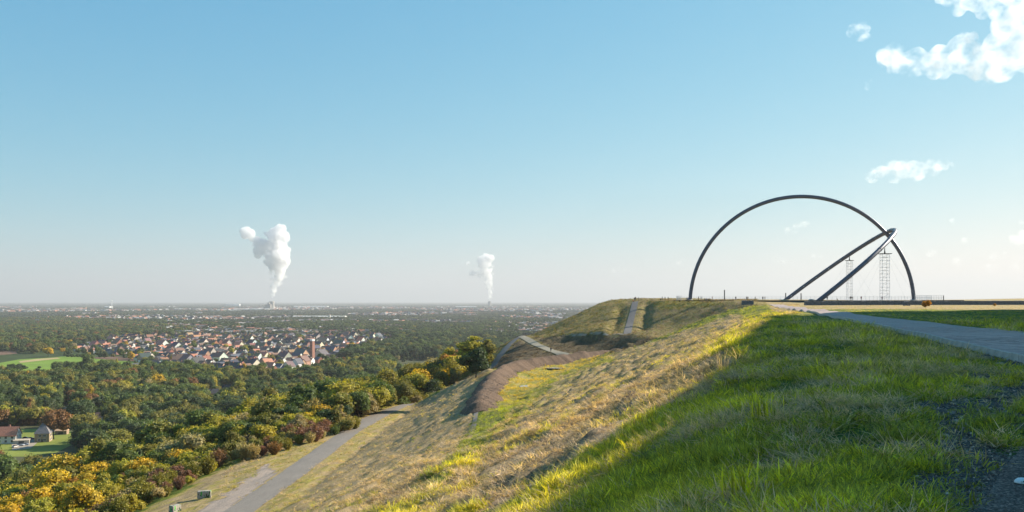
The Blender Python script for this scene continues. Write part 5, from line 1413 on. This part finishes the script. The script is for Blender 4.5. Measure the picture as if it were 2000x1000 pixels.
# ---- the ~290 largest in the picture are things of their own, the rest one stuff object per wood
T = np.array([(t[0], t[1], t[2], t[3]) for t in TREES]); tpx = 1000 + F * T[:, 0] / T[:, 1]; tpy = HY - F * (T[:, 2] + T[:, 3] * .7 - EYE) / T[:, 1]
inview = (tpx > -5) & (tpx < 1990) & (tpy < 1000)
size = np.where(inview, T[:, 3] / T[:, 1], 0)
is_shrub = np.array([t[7] == 'shrub' for t in TREES])
ti = [i for i in np.argsort(-size) if not is_shrub[i] and size[i] > 0][:262]
si = [i for i in np.argsort(-size) if is_shrub[i] and size[i] > 0][:150]
indiv = set(ti) | set(si)
KN = {0: 'broadleaf', 1: 'broadleaf', 2: 'spreading broadleaf', 3: 'spreading broadleaf', 4: 'slender', 5: 'conifer', 6: 'bushy', 7: 'bushy', 8: 'twiggy', 9: 'twiggy'}
def make_tree(x, y, z, h, wf, ki, cn, label, group, tint=None, nm='tree', cat='tree'):
    t = thing(nm, label, cat, (x, y, z), random.uniform(0, 6.28), group)
    t.scale = (h * wf, h * wf, h)
    c_ = link('crown', CROWN[ki], t); c_['tint'] = tint or jit(COLR[cn])
    if ki < 8: link('trunk', TRUNK[ki], t)
    return t, c_
SRC = {}
for n_ in named_objs:
    x, y, z, h, wf, ki, cn, lab = n_
    t, c_ = make_tree(x, y, z, h, wf, ki, cn, lab, None, COLR[cn], 'bush' if ki > 5 else 'tree', 'bush' if ki > 5 else 'tree'); SRC.setdefault(ki, c_)
for i in sorted(indiv):
    x, y, z, h, wf, ki, cn, zone = TREES[i]
    tx = 1000 + F * x / y; sz = 'large ' if h > 7.2 else 'low ' if h < 5.2 else ''
    hp = 'at the lower left corner' if tx < 140 else 'left of the two dark pines' if tx < 300 else 'above the red shrub belt' if tx < 480 else 'behind the lower road bend' if tx < 700 else 'at its upper right end'
    sp = 'at the bottom left above the verge' if tx < 340 else 'left half above the lower road' if tx < 500 else 'right half above the lower road' if tx < 640 else 'by the bend of the lower road'
    wp = 'at the left edge' if tx < 100 else 'behind the pyramid-roofed house' if tx < 230 else 'below the white gabled houses' if tx < 420 else 'right of the white gabled houses'
    if zone == 'shrub': lab = f'{cn} {KN[ki]} bush in the shrub belt, {sp}'; grp = f'{cn} {KN[ki]} bushes of the shrub belt, {sp}'
    elif zone == 'hill': lab = f'{sz}{cn} {KN[ki]} tree in the hillside wood, {hp}'; grp = f'{sz}{cn} {KN[ki]} trees of the hillside wood, {hp}'
    elif zone == 'garden': lab = f'{cn} {KN[ki]} tree among the village houses'; grp = f'{cn} {KN[ki]} trees in the village'
    else: lab = f'{cn} {KN[ki]} tree in the wood on the plain, {wp}'; grp = f'{cn} {KN[ki]} trees of the plain wood, {wp}'
    nm = 'bush' if zone == 'shrub' else 'tree'
    t, c_ = make_tree(x, y, z, h, wf, ki, cn, lab, grp, None, nm, nm); SRC.setdefault(ki, c_)
print('sources', sorted(SRC))

def stuff(name, pts, rot, scl, tint, idx, sources, label, extra_geo=None):
    pts = np.asarray(pts, np.float32); n = len(pts)
    me = bpy.data.meshes.new(name); me.vertices.add(n); me.vertices.foreach_set('co', pts.ravel())
    for nm_, ty, arr in (('rot', 'FLOAT_VECTOR', rot), ('scl', 'FLOAT_VECTOR', scl), ('tint', 'FLOAT_COLOR', tint)):
        arr = np.asarray(arr, np.float32)
        if ty == 'FLOAT_COLOR': arr = np.concatenate([arr, np.ones((n, 1), np.float32)], 1)
        at_ = me.attributes.new(nm_, ty, 'POINT'); at_.data.foreach_set('color' if ty == 'FLOAT_COLOR' else 'vector', np.ascontiguousarray(arr, np.float32).ravel())
    at_ = me.attributes.new('pick', 'INT', 'POINT'); at_.data.foreach_set('value', np.asarray(idx, np.int32))
    me.update()
    o = link(name, me, kind='stuff', label=label)
    ng = bpy.data.node_groups.new(name + '_scatter', 'GeometryNodeTree')
    ng.interface.new_socket('Geometry', in_out='INPUT', socket_type='NodeSocketGeometry'); ng.interface.new_socket('Geometry', in_out='OUTPUT', socket_type='NodeSocketGeometry')
    N_ = ng.nodes; gi = N_.new('NodeGroupInput'); go = N_.new('NodeGroupOutput'); ip = N_.new('GeometryNodeInstanceOnPoints')
    g2i = N_.new('GeometryNodeGeometryToInstance')
    for s_ in sources:
        oi = N_.new('GeometryNodeObjectInfo'); oi.inputs[0].default_value = s_; oi.transform_space = 'ORIGINAL'
        ng.links.new(oi.outputs['Geometry'], g2i.inputs[0])
    def na(nm_, ty):
        q = N_.new('GeometryNodeInputNamedAttribute'); q.data_type = ty; q.inputs[0].default_value = nm_; return q.outputs[0]
    e2r = N_.new('FunctionNodeEulerToRotation'); ng.links.new(na('rot', 'FLOAT_VECTOR'), e2r.inputs[0])
    ng.links.new(gi.outputs[0], ip.inputs['Points']); ng.links.new(g2i.outputs[0], ip.inputs['Instance'])
    ip.inputs['Pick Instance'].default_value = True
    ng.links.new(na('pick', 'INT'), ip.inputs['Instance Index']); ng.links.new(e2r.outputs[0], ip.inputs['Rotation']); ng.links.new(na('scl', 'FLOAT_VECTOR'), ip.inputs['Scale'])
    ng.links.new(ip.outputs[0], go.inputs[0])
    md = o.modifiers.new('scatter', 'NODES'); md.node_group = ng
    return o
def scatter_trees(name, sel, label):
    if not sel: return
    kis = sorted({TREES[i][5] for i in sel if TREES[i][5] in SRC} & set(SRC)) or [0]
    rk = {k_: j for j, k_ in enumerate(reversed(kis))}
    pts = [TREES[i][:3] for i in sel]; sc = [(TREES[i][3] * TREES[i][4], TREES[i][3] * TREES[i][4], TREES[i][3]) for i in sel]
    stuff(name, pts, [(0, 0, random.uniform(0, 6.28)) for _ in sel], sc, [jit(COLR[TREES[i][6]]) for i in sel], [random.randrange(len(kis)) for i in sel], [SRC[k_] for k_ in kis], label)
for zone, nm, lab in (('hill', 'hillside_wood', 'autumn wood covering the hillside below the heap'), ('wood', 'plain_wood', 'dark green woods on the plain'), ('garden', 'village_trees', 'garden and street trees between the village houses'), ('shrub', 'shrub_belt', 'low shrubs along the shoulder above the wood')):
    scatter_trees(nm, [i for i in range(len(TREES)) if TREES[i][7] == zone and i not in indiv], lab)

# ---- distant plain: clumps of trees, ever larger
far_src = []
FC = []
for s_ in range(3):
    r = np.random.default_rng(500 + s_); V = []; Fq = []; lv = []
    # a small copse: 12 rounded crowns of leaf faces, unit radius ~1, height ~.35
    for c_ in range(14):
        a = r.uniform(0, 6.28); q = math.sqrt(r.uniform(0, 1)); cx, cy = math.cos(a) * q, math.sin(a) * q; R0 = r.uniform(.17, .30); hh = r.uniform(.32, .62)
        l0 = r.uniform(.7, 1.3)
        for j in range(60):
            u = r.normal(size=3); u /= np.linalg.norm(u); u[2] = abs(u[2]) if r.random() < .8 else u[2]
            p = np.array([cx, cy, hh * .6]) + u * np.array([R0, R0, hh * .42])
            nn = u + r.normal(size=3) * .4; nn /= np.linalg.norm(nn); t1 = np.cross(nn, r.normal(size=3)); t1 /= np.linalg.norm(t1); t2 = np.cross(nn, t1); s = R0 * .42
            b = len(V); V += [tuple(p - t1 * s), tuple(p + t2 * s), tuple(p + t1 * s), tuple(p - t2 * s)]; Fq.append((b, b + 1, b + 2, b + 3)); lv.append(l0 * r.uniform(.75, 1.25))
    me = bpy.data.meshes.new('copse'); me.from_pydata(V, [], Fq); me.update(); lt = np.array([q.loop_total for q in me.polygons]); set_lv(me, np.repeat(np.array(lv), lt)[:, None] * np.ones(3)); me.materials.append(M['leaf']); FC.append(me)
for j, (px, py, lab) in enumerate(((1000, 627, 'copse of dark trees on the plain left of the far heap'), (720, 628, 'copse of trees beyond the dark wood band in the middle distance'), (240, 624, 'copse of trees on the plain at the far left'))):
    x, y, _ = WP(px, py); o = link('copse', FC[j], None, (x, y, PZ0), label=lab, category='trees'); o.scale = (30, 30, 28); o['tint'] = COLR['green']; o['kind'] = 'stuff'; far_src.append(o)
pts = []; sc = []; tt = []
nfar = 0
while nfar < 26000:
    Y = 2300 * (44000 / 2300) ** (random.random() ** 1.15); px = random.uniform(-60, 1230); x = (px - 1000) / F * Y
    den = fbm(np.array([x / 700. + 40]), np.array([Y / 1400.]), 4)[0]
    if den < .44 + .06 * (random.random() - .5): 
        if random.random() < .72: continue
    if Y < 12500 and town(x, Y)[0] > .52 and random.random() < .72: continue
    k_ = 13 + Y / 400.0; k_ = min(k_, 75)
    pts.append((x, Y, PZ0)); hs = random.uniform(13, 24) * (1 + Y / 40000); sc.append((k_ * random.uniform(.7, 1.3) * 1.2, k_ * random.uniform(.7, 1.3), hs))
    tt.append(jit(pick({(.035, .06, .028): .5, (.055, .085, .03): .32, (.09, .105, .035): .15, (.13, .14, .04): .03}))); nfar += 1
stuff('far_woods', pts, [(0, 0, random.uniform(0, 6.28)) for _ in pts], sc, tt, [random.randrange(3) for _ in pts], far_src, 'hazy woods and tree belts reaching to the horizon')

# ---- grass
def tuft_mesh(seed, n, rad, hmin, hmax, wid, lean):
    r = np.random.default_rng(seed); V = []; Fq = []; lv = []
    for i in range(n):
        a = r.uniform(0, 6.28); q = rad * math.sqrt(r.uniform(0, 1)); b0 = np.array([math.cos(a) * q, math.sin(a) * q, -.02])
        h = r.uniform(hmin, hmax); a2 = a + r.normal() * .8; out = np.array([math.cos(a2), math.sin(a2), 0]) * h * r.uniform(.1, lean)
        sd_ = np.array([-math.sin(a2), math.cos(a2), 0]) * wid / 2
        p1 = b0 + np.array([0, 0, h * .55]) + out * .35; p2 = b0 + np.array([0, 0, h * r.uniform(.75, 1)]) + out
        b = len(V); V += [tuple(b0 - sd_), tuple(b0 + sd_), tuple(p1 + sd_ * .8), tuple(p1 - sd_ * .8), tuple(p2)]
        l0 = r.uniform(.45, 1.55); Fq += [(b, b + 1, b + 2, b + 3), (b + 3, b + 2, b + 4)]; lv += [l0 * .85, l0 * 1.1]
    me = bpy.data.meshes.new('grass_tuft'); me.from_pydata(V, [], Fq); me.update()
    lt = np.array([q.loop_total for q in me.polygons]); set_lv(me, np.repeat(np.array(lv), lt)[:, None] * np.ones(3)); me.materials.append(M['grass']); return me
TU = [tuft_mesh(1, 24, .16, .10, .24, .012, 1.0), tuft_mesh(2, 22, .14, .07, .17, .011, 1.3), tuft_mesh(3, 32, .20, .16, .36, .013, .85), tuft_mesh(4, 22, .22, .06, .24, .011, 1.9), tuft_mesh(5, 40, .14, .5, 1.15, .008, .45)]
GREEN, LGREEN, STRAW, DEAD, YEL, SOIL_SHADE = (.37, .35, .05), (.70, .62, .035), (.50, .36, .19), (.66, .48, .31), (.40, .31, .085), (.13, .085, .05)
tsrc = []
for px, py, ki, sc_, tint, lab in ((1475, 985, 2, 1.7, LGREEN, 'bright green grass tuft at the bottom edge right of centre'), (1180, 705, 0, 1.2, LGREEN, 'small green grass tuft by the edge of the terrace'), (1505, 825, 2, 1.5, LGREEN, 'lush green grass clump in the middle of the near slope'), (1330, 775, 3, 1.5, DEAD, 'flattened dead grass tuft in the grey strip of the slope'), (1412, 735, 4, 1.2, DEAD, 'tall pale dry grass stalks standing on the near slope')):
    x, y, z = ray_ground(px, py); o = link('grass_tuft', TU[ki], None, (x, y, z), label=lab, category='grass tuft'); o.scale = (sc_,) * 3; o['tint'] = tint; tsrc.append(o)
def cover_at(x, y):
    i = np.clip(np.searchsorted(gx, x) - 1, 0, len(gx) - 2); j = np.clip(np.searchsorted(gy, y) - 1, 0, len(gy) - 2)
    return dry[i, j], grav[i, j], brown[i, j]
def grass_points(n, y0, y1, pw, xlim, name):
    u = rng.random(n); Y = (y0 ** (1 - pw) + u * (y1 ** (1 - pw) - y0 ** (1 - pw))) ** (1 / (1 - pw))
    px = rng.uniform(xlim[0], xlim[1], n); X = (px - 1000) / F * Y
    return X, Y
TERR = [W(px, py, 20.6)[:2] for px, py in ((965, 828), (992, 765), (1030, 727), (1090, 712), (1180, 700), (1180, 706), (1100, 728), (1050, 752), (1010, 790), (985, 825))]
def make_grass(name, X, Y, smul, label, backlit=False):
    d_, g_, b_ = cover_at(X, Y); z = Hq(X, Y)
    t_ = -X * CA + Y * SA
    ok = (g_ < .35) | (rng.random(len(X)) < .05)
    ok &= ~on_path(X, Y, .25); ok &= (polydist(X, Y, nearE) > .3 + .8 * rng.random(len(X)))
    ok &= polydist(X, Y, roadc) > 1.75 + .8 * fbm(X / 1.5, Y / 1.5, 2)
    for pl in ([W(*p) for p in PR], [W(*p) for p in PL], CL): ok &= polydist(X, Y, pl) > 2.0
    ok &= polydist(X, Y, bk) > 2.2
    ed_in = (X > np.interp(Y, ed[:, 1], ed[:, 0]) - .12) & (Y < 24); ok &= ~ed_in
    cl = fbm(X / 1.1 + 9, Y / 1.1, 3); cl2 = fbm(X / 5.0 + 31, Y / 5.0, 3)
    ok &= rng.random(len(X)) < np.clip((cl - .30) * 3.2, .15, 1)
    skp = fbm((X * SA + Y * CA) / 5.0 + 7, (-X * CA + Y * SA) / 1.0, 4); ok &= (d_ < .55) | (rng.random(len(X)) < np.clip((skp - .36) * 6, .12, 1))
    X, Y, z, d_, b_, cl, cl2, t_ok = (q[ok] for q in (X, Y, z, d_, b_, cl, cl2, t_)); n = len(X)
    sk = fbm((X * SA + Y * CA) / 5.0 + 7, (-X * CA + Y * SA) / 1.0, 4)
    b_ = np.clip(b_ + (sk - .5) * 3.0 * (b_ > .1), 0, 1)
    f = np.clip(d_ + (cl2 - .5) * np.where(d_ > .55, .55, 1.0) + (sk - .5) * 1.25 * (d_ > .35) + rng.normal(0, .13, n), 0, 1)
    cols = np.empty((n, 3)); pal = np.array([GREEN, LGREEN, YEL, STRAW, STRAW]); kk = f * 3.99; i0 = np.floor(kk).astype(int); fr = (kk - i0)[:, None]
    cols = pal[i0] * (1 - fr) + pal[np.minimum(i0 + 1, 4)] * fr
    dn = fbm(X / 1.7 + 77, Y / 1.7, 4); dm = rng.random(n) < np.where(d_ < .4, np.clip((dn - .45) * 4.0, 0, .8), np.clip(b_ - .12, 0, .85)); mixd = rng.random((dm.sum(), 1)) ** 1.3; mixd = np.where((d_[dm] > .5)[:, None], mixd, mixd * .25); cols[dm] = np.array(DEAD) * (1 - mixd) + np.array(SOIL_SHADE) * mixd
    cols *= rng.uniform(.75, 1.25, (n, 1)) * (0.42 + 1.15 * cl)[:, None]
    gold = inpoly(X, Y, FLOOR); gm = np.clip((Y - 165) / 40 + (cl2[:, None][:, 0] - .5) * 1.5, 0, 1)[gold][:, None]
    cols[gold] = (np.array((.40, .45, .03)) * (1 - gm) + np.array((.60, .44, .07)) * gm) * rng.uniform(.7, 1.2, (gold.sum(), 1)); dm &= ~gold; f = np.where(gold, .45, f)
    gl = (f < .45) & ((t_ok > 19) | (Y > 140)) & ~gold; cols[gl] *= np.array((.48, .58, .7))  # greens dimmed where sun falls; shaded near slope keeps brightness painted into its colour
    low = inpoly(X, Y, LOWFACES[0]) | inpoly(X, Y, LOWFACES[1]); cols[low] = (np.array(SOIL_SHADE) * .75 + cols[low] * .10) * (.6 + .8 * rng.random((low.sum(), 1))); fd = (Y > 288) & ~low & (not backlit); cols[fd] *= np.array((.5, .46, .46))  # far heap: shade of its backlit faces put into tuft colour, low ones soil-brown
    if backlit: cols = cols * np.array((.42, .38, .40))  # backlit far face: its shade is painted by darker tufts
    # instance order of Geometry to Instance is the reverse of linking: 0 stalks, 1 dead, 2 lush, 3 small, 4 tuft
    idx = rng.choice([4, 3, 2], n, p=[.45, .35, .2]); idx[dm] = 1; idx[(f > .55) & (rng.random(n) < .65)] = 1; idx[(cl > .62) & ~dm & (f < .5)] = 2
    idx[(rng.random(n) < .0003) & (f > .5) & (Y > 20)] = 0
    s_ = (rng.uniform(.7, 1.35, n) * smul(Y))[:, None] * np.array([1, 1, 1.0]); s_[:, 2] *= (.16 + .95 * cl ** 2) * (1 - .3 * (f > .6)); s_[dm, 2] *= .6; s_[f > .5, 2] *= .7; s_[:, 2] *= np.where(t_ok < 0, .6, 1)
    rot = np.stack([rng.normal(0, .3, n), rng.normal(0, .3, n) - .2, rng.uniform(0, 6.28, n)], 1)
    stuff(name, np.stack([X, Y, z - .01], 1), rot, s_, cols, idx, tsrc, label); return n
X, Y = grass_points(120000, 4.5, 70, 1.15, (560, 2060), 'near'); 
m_ = (-X * CA + Y * SA) < 26
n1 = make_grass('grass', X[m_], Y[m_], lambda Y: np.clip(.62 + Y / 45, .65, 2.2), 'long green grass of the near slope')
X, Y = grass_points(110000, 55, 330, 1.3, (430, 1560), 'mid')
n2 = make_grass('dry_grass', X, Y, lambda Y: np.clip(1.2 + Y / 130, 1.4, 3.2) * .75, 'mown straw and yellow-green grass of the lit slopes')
X, Y = grass_points(26000, 25, 330, 1.3, (1450, 2040), 'plateau')
m_ = (-X * CA + Y * SA) < -2
n3 = make_grass('plateau_grass', X[m_], Y[m_], lambda Y: np.clip(.45 + Y / 400, .5, 1.1), 'short grass of the flat top beside the paved path')
X, Y = grass_points(36000, 300, 430, 1.01, (900, 1480), 'far')
n4 = make_grass('far_slope_grass', X, Y, lambda Y: 2.2 + 0 * Y, 'rough grass on the face of the far heap', True)
print('grass', n1, n2, n3, n4)
# loose stones on the worn ground beside the asphalt
def stone_mesh(seed):
    r = np.random.default_rng(seed); bm = bmesh.new(); bmesh.ops.create_icosphere(bm, subdivisions=1, radius=.5)
    for v_ in bm.verts: v_.co *= r.uniform(.7, 1.15); v_.co.z *= .6; v_.co.x *= 1.2
    me = bpy.data.meshes.new('pebble'); bm.to_mesh(me); bm.free(); me.materials.append(M['pebble']); return me
M['pebble'] = tinted('pebble', 0.85, 0.2, 20)
psrc = []
for s_, (px, py) in enumerate(((1830, 870), (1905, 860), (1955, 800), (1870, 930))):
    x, y, z = ray_ground(px, py); o = link('pebble', stone_mesh(s_), None, (x, y, z + .008), label=['grey pebble left of the grass islands on the bare ground', 'dark pebble above the biggest grass island', 'pebble near the right edge on the bare strip', 'pebble on the bare ground close to the asphalt edge'][s_], category='pebble'); o.scale = (.045,) * 3; o['tint'] = (.24, .21, .19); psrc.append(o)
n = 42000; Y = 4.6 * (30 / 4.6) ** rng.random(n); px = rng.uniform(1500, 2040, n); X = (px - 1000) / F * Y
d_, g_, b_ = cover_at(X, Y); ed_in = (X > np.interp(Y, ed[:, 1], ed[:, 0]) + .05) & (Y < 24)
ok = (g_ > .3) & ~ed_in; X, Y = X[ok], Y[ok]; n = len(X)
s_ = (rng.lognormal(-4.25, .55, n) * np.clip(Y / 9, 1, 2.5))[:, None] * np.ones(3)
g0 = rng.lognormal(-1.75, .5, n)[:, None] * np.array([1.25, .90, .70])
stuff('gravel', np.stack([X, Y, Hq(X, Y) + .004], 1), rng.uniform(0, 6.28, (n, 3)) * np.array([.1, .1, 1]), s_, g0, rng.integers(0, 4, n), psrc, 'loose grey gravel on the worn strip beside the asphalt')

# rubble on the gravel bank
n = 9000; i_ = rng.integers(2, nb - 3, n); of = rng.uniform(-2.6, 4.0, n); wv = 1.0
bx = bk[i_, 0] - nrm[i_, 0] * of + rng.normal(0, .3, n); by = bk[i_, 1] - nrm[i_, 1] * of + rng.normal(0, .3, n)
e_ = np.minimum(1, np.minimum(i_ / 5.0 + .15, (nb - 1 - i_) / 6.0 + .15))
bz = Hq(bx, by) + np.interp(of, offs, hts) * .72 * e_ - .02
bs = rng.lognormal(-2.3, .45, n)[:, None] * np.ones(3)
bc = rng.lognormal(-2.05, .4, n)[:, None] * np.array([1.12, .95, .82])
stuff('rubble', np.stack([bx, by, bz], 1), rng.uniform(0, 6.28, (n, 3)) * np.array([.2, .2, 1]), bs, bc, rng.integers(0, 4, n), psrc, 'brown rubble lying on the gravel bank')
# ------------------------------------------------------------------ steam plumes, clouds, haze
def vol_mat(name, dens, aniso=.35, col=(1, 1, 1)):
    m = bpy.data.materials.new(name); m.use_nodes = True; t_ = m.node_tree; t_.nodes.clear()
    o = t_.nodes.new('ShaderNodeOutputMaterial'); v = t_.nodes.new('ShaderNodeVolumePrincipled')
    v.inputs['Density'].default_value = dens; v.inputs['Anisotropy'].default_value = aniso; v.inputs['Color'].default_value = (*col, 1)
    t_.links.new(v.outputs[0], o.inputs['Volume']); return m
def cloud_mat(name, dens, size, seed, lo=.41, hi=.95):
    m = vol_mat(name, dens, .30, (.972, .972, .975)); t_ = m.node_tree; v = [q for q in t_.nodes if q.type == 'PRINCIPLED_VOLUME'][0]
    g_ = t_.nodes.new('ShaderNodeNewGeometry'); mp = t_.nodes.new('ShaderNodeMapping'); mp.inputs[1].default_value = (seed * 3.1, seed * 1.7, 0)
    mp.inputs[3].default_value = (1 / size, 1 / size, 1.25 / size)
    n_ = t_.nodes.new('ShaderNodeTexNoise'); n_.inputs['Scale'].default_value = 1; n_.inputs['Detail'].default_value = 6; n_.inputs['Roughness'].default_value = .62
    r_ = t_.nodes.new('ShaderNodeMapRange'); r_.interpolation_type = 'SMOOTHSTEP'; r_.inputs[1].default_value = lo; r_.inputs[2].default_value = hi; r_.inputs[4].default_value = dens
    t_.links.new(g_.outputs['Position'], mp.inputs[0]); t_.links.new(mp.outputs[0], n_.inputs['Vector']); t_.links.new(n_.outputs[0], r_.inputs[0]); t_.links.new(r_.outputs[0], v.inputs['Density'])
    return m
def puffs(name, balls, voxel, mat, seed, noise=.25, **props):
    """union of many balls, skin roughened at several scales"""
    bm = bmesh.new()
    for (x, y, z, r0) in balls: bmesh.ops.create_icosphere(bm, subdivisions=2, radius=r0, matrix=Matrix.Translation((x, y, z)))
    me = bpy.data.meshes.new('tmp'); bm.to_mesh(me); bm.free(); ob = bpy.data.objects.new('tmp', me); COL.objects.link(ob)
    md = ob.modifiers.new('r', 'REMESH'); md.mode = 'VOXEL'; md.voxel_size = voxel; md.adaptivity = 0
    dg = bpy.context.evaluated_depsgraph_get(); dg.update(); m2 = bpy.data.meshes.new_from_object(ob.evaluated_get(dg)); bpy.data.objects.remove(ob)
    n = len(m2.vertices); co = np.empty(n * 3, np.float32); m2.vertices.foreach_get('co', co); co = co.reshape(-1, 3)
    no = np.empty(n * 3, np.float32); m2.vertices.foreach_get('normal', no); no = no.reshape(-1, 3)
    q = co / (voxel * 5)
    nz = (fbm(q[:, 0] + q[:, 1] * .7 + seed, q[:, 2] - q[:, 1] * .6, 4) - .5) * 2
    co += no * (nz * voxel * noise * 10)[:, None]
    m2.vertices.foreach_set('co', co.ravel()); m2.update(); m2.materials.clear(); m2.materials.append(mat); m2.name = name
    m2.polygons.foreach_set('use_smooth', np.ones(len(m2.polygons), bool))
    return link(name, m2, None, **props)
def plume(px_path, Z, seed, n_per, extra, **kw):
    r = random.Random(seed); balls = []; s = Z / F
    for i in range(len(px_path) - 1):
        (x0, y0, w0), (x1, y1, w1) = px_path[i], px_path[i + 1]
        nn = max(3, int(n_per * abs(y1 - y0) / max(6, (w0 + w1) / 2)))
        for k_ in range(nn):
            u = k_ / nn; x = x0 + (x1 - x0) * u; y = y0 + (y1 - y0) * u; ww = w0 + (w1 - w0) * u
            for _ in range(2):
                a = r.uniform(0, 6.28); q = r.uniform(.1, .62) * ww / 2; rr = ww / 2 * r.uniform(.32, .62)
                balls.append(((x - 1000 + math.cos(a) * q) * s, Z + math.sin(a) * q * s, (HY - y + r.uniform(-.3, .3) * ww * .4) * s + EYE, rr * s))
            # small cauliflower knobs on the skin
            for _ in range(3):
                a = r.uniform(0, 6.28); q = ww / 2 * r.uniform(.8, .98); rr = ww / 2 * r.uniform(.12, .26)
                balls.append(((x - 1000 + math.cos(a) * q) * s, Z + math.sin(a) * q * s, (HY - y) * s + EYE, rr * s))
    for (x, y, rr) in extra: 
        for _ in range(7):
            a = r.uniform(0, 6.28); q = rr * r.uniform(.2, .75); balls.append(((x - 1000 + math.cos(a) * q) * s, Z + r.uniform(-.5, .5) * rr * s, (HY - y + math.sin(a) * q * .8) * s + EYE, rr * r.uniform(.5, .8) * s))
    return puffs('steam_plume', balls, max(1.5 * s * .6, 4), kw.pop('mat'), seed, .10, **kw)
STEAM = cloud_mat('steam', .05, 16 * 5.0, 4, .22, .66); STEAM2 = cloud_mat('thin_steam', .03, 16 * 8.0, 4, .30, .58)
plume([(531, 580, 9), (533, 570, 13), (537, 558, 19), (543, 545, 29), (543, 530, 34), (541, 515, 50), (541, 500, 52), (541, 480, 48), (538, 465, 46), (536, 452, 40)], 9000, 3, 4.0,
      [(505, 492, 12), (512, 478, 14), (497, 468, 9), (484, 455, 12), (476, 451, 8), (522, 500, 13), (556, 512, 10), (562, 506, 7), (522, 512, 8), (500, 476, 8), (545, 450, 12), (552, 465, 12)], mat=STEAM, label='large white steam plume rising from the cooling tower left of centre', category='steam plume')
plume([(957, 583, 10), (957, 572, 12), (957, 560, 15), (954, 545, 20), (951, 530, 28), (948, 515, 33), (949, 503, 32), (951, 498, 24)], 14000, 5, 4.0,
      [(922, 534, 6), (930, 533, 6), (941, 530, 6), (913, 514, 4), (940, 510, 7), (938, 540, 5)], mat=STEAM2, label='smaller fainter steam plume farther off near the middle of the picture', category='steam plume')
def cloud(name_lab, px_lumps, Z, voxel_px, dens, seed, flat=.8):
    r = random.Random(seed); s = Z / F; balls = []
    for (x, y, rr) in px_lumps:
        for _ in range(10):
            a = r.uniform(0, 6.28); q = rr * math.sqrt(r.uniform(0, 1)) * .8
            balls.append(((x + math.cos(a) * q - 1000) * s, Z + r.uniform(-.6, .6) * rr * s, (HY - y + math.sin(a) * q * flat) * s + EYE, rr * r.uniform(.48, .82) * s))
        for _ in range(16):
            a = r.uniform(0, 6.28); q = rr * r.uniform(.75, 1.05)
            balls.append(((x + math.cos(a) * q - 1000) * s, Z + r.uniform(-.4, .4) * rr * s, (HY - y + math.sin(a) * q * flat) * s + EYE, rr * r.uniform(.06, .18) * s))
    puffs('cloud', balls, voxel_px * s, cloud_mat('cloud_vapour', dens * 1.2, max(voxel_px * 13, 12) * s, seed), seed, .13, label=name_lab, category='cloud')
cloud('large white cloud filling the top right corner', [(1735, 112, 22), (1755, 120, 24), (1790, 122, 24), (1820, 128, 26), (1850, 118, 30), (1880, 112, 36), (1890, 80, 20), (1915, 120, 36), (1925, 150, 22), (1960, 110, 40), (2000, 105, 45), (2040, 100, 50), (1985, 60, 34), (2010, 30, 40), (1960, 25, 26), (1920, 10, 26), (1880, 5, 22), (1850, -5, 20), (1990, -10, 40), (2050, 20, 50)], 9000, 2.6, .016, 21)
cloud('small separate white cloud left of the large corner cloud', [(1670, 58, 12), (1684, 54, 13), (1682, 70, 11), (1692, 72, 7)], 9000, 1.4, .012, 22)
cloud('tiny wisp of cloud below the left end of the corner cloud', [(1697, 162, 7), (1694, 172, 5)], 9000, 1.0, .007, 23)
cloud('flat white cloud floating above the right side of the arches', [(1705, 344, 12), (1728, 334, 16), (1755, 330, 20), (1785, 330, 20), (1815, 328, 17), (1840, 322, 12), (1860, 322, 6), (1745, 345, 12), (1790, 344, 12)], 16000, 1.6, .009, 24, .7)
cloud('small cloud seen inside the upright arch', [(1540, 452, 8), (1555, 445, 9), (1568, 440, 8), (1575, 436, 5)], 22000, 1.0, .006, 25, .7)
cloud('thin streak of cloud low inside the arch', [(1515, 508, 6), (1535, 508, 7), (1550, 510, 6), (1590, 500, 5), (1602, 502, 5)], 34000, 1.0, .005, 26, .5)
cloud('faint low clouds at the right edge of the sky', [(1985, 470, 12), (2000, 460, 14), (1965, 500, 9), (1995, 434, 5), (1860, 432, 6), (1885, 470, 6), (1940, 500, 9), (1820, 495, 8), (1870, 512, 9), (1935, 522, 9), (1980, 520, 8)], 30000, 1.6, .0045, 27, .6)
cloud('faint puffs of cloud left of the upright arch', [(1215, 527, 8), (1200, 530, 6), (1335, 512, 8), (1325, 514, 5), (1046, 516, 4)], 34000, 1.2, .005, 28, .6)
cloud('thin grey streak of cloud right of the larger plume', [(632, 497, 5), (622, 498, 4), (500, 540, 5), (486, 541, 4), (35, 418, 6)], 30000, 1.0, .0003, 29, .5)
bb = MB().box((0, 22500, 390), (94000, 49400, 980)).obj('haze', vol_mat('haze_air', HAZE_DENSITY, .18, (.61, .62, .66)), kind='stuff', label='thin blue haze in the air over the plain')
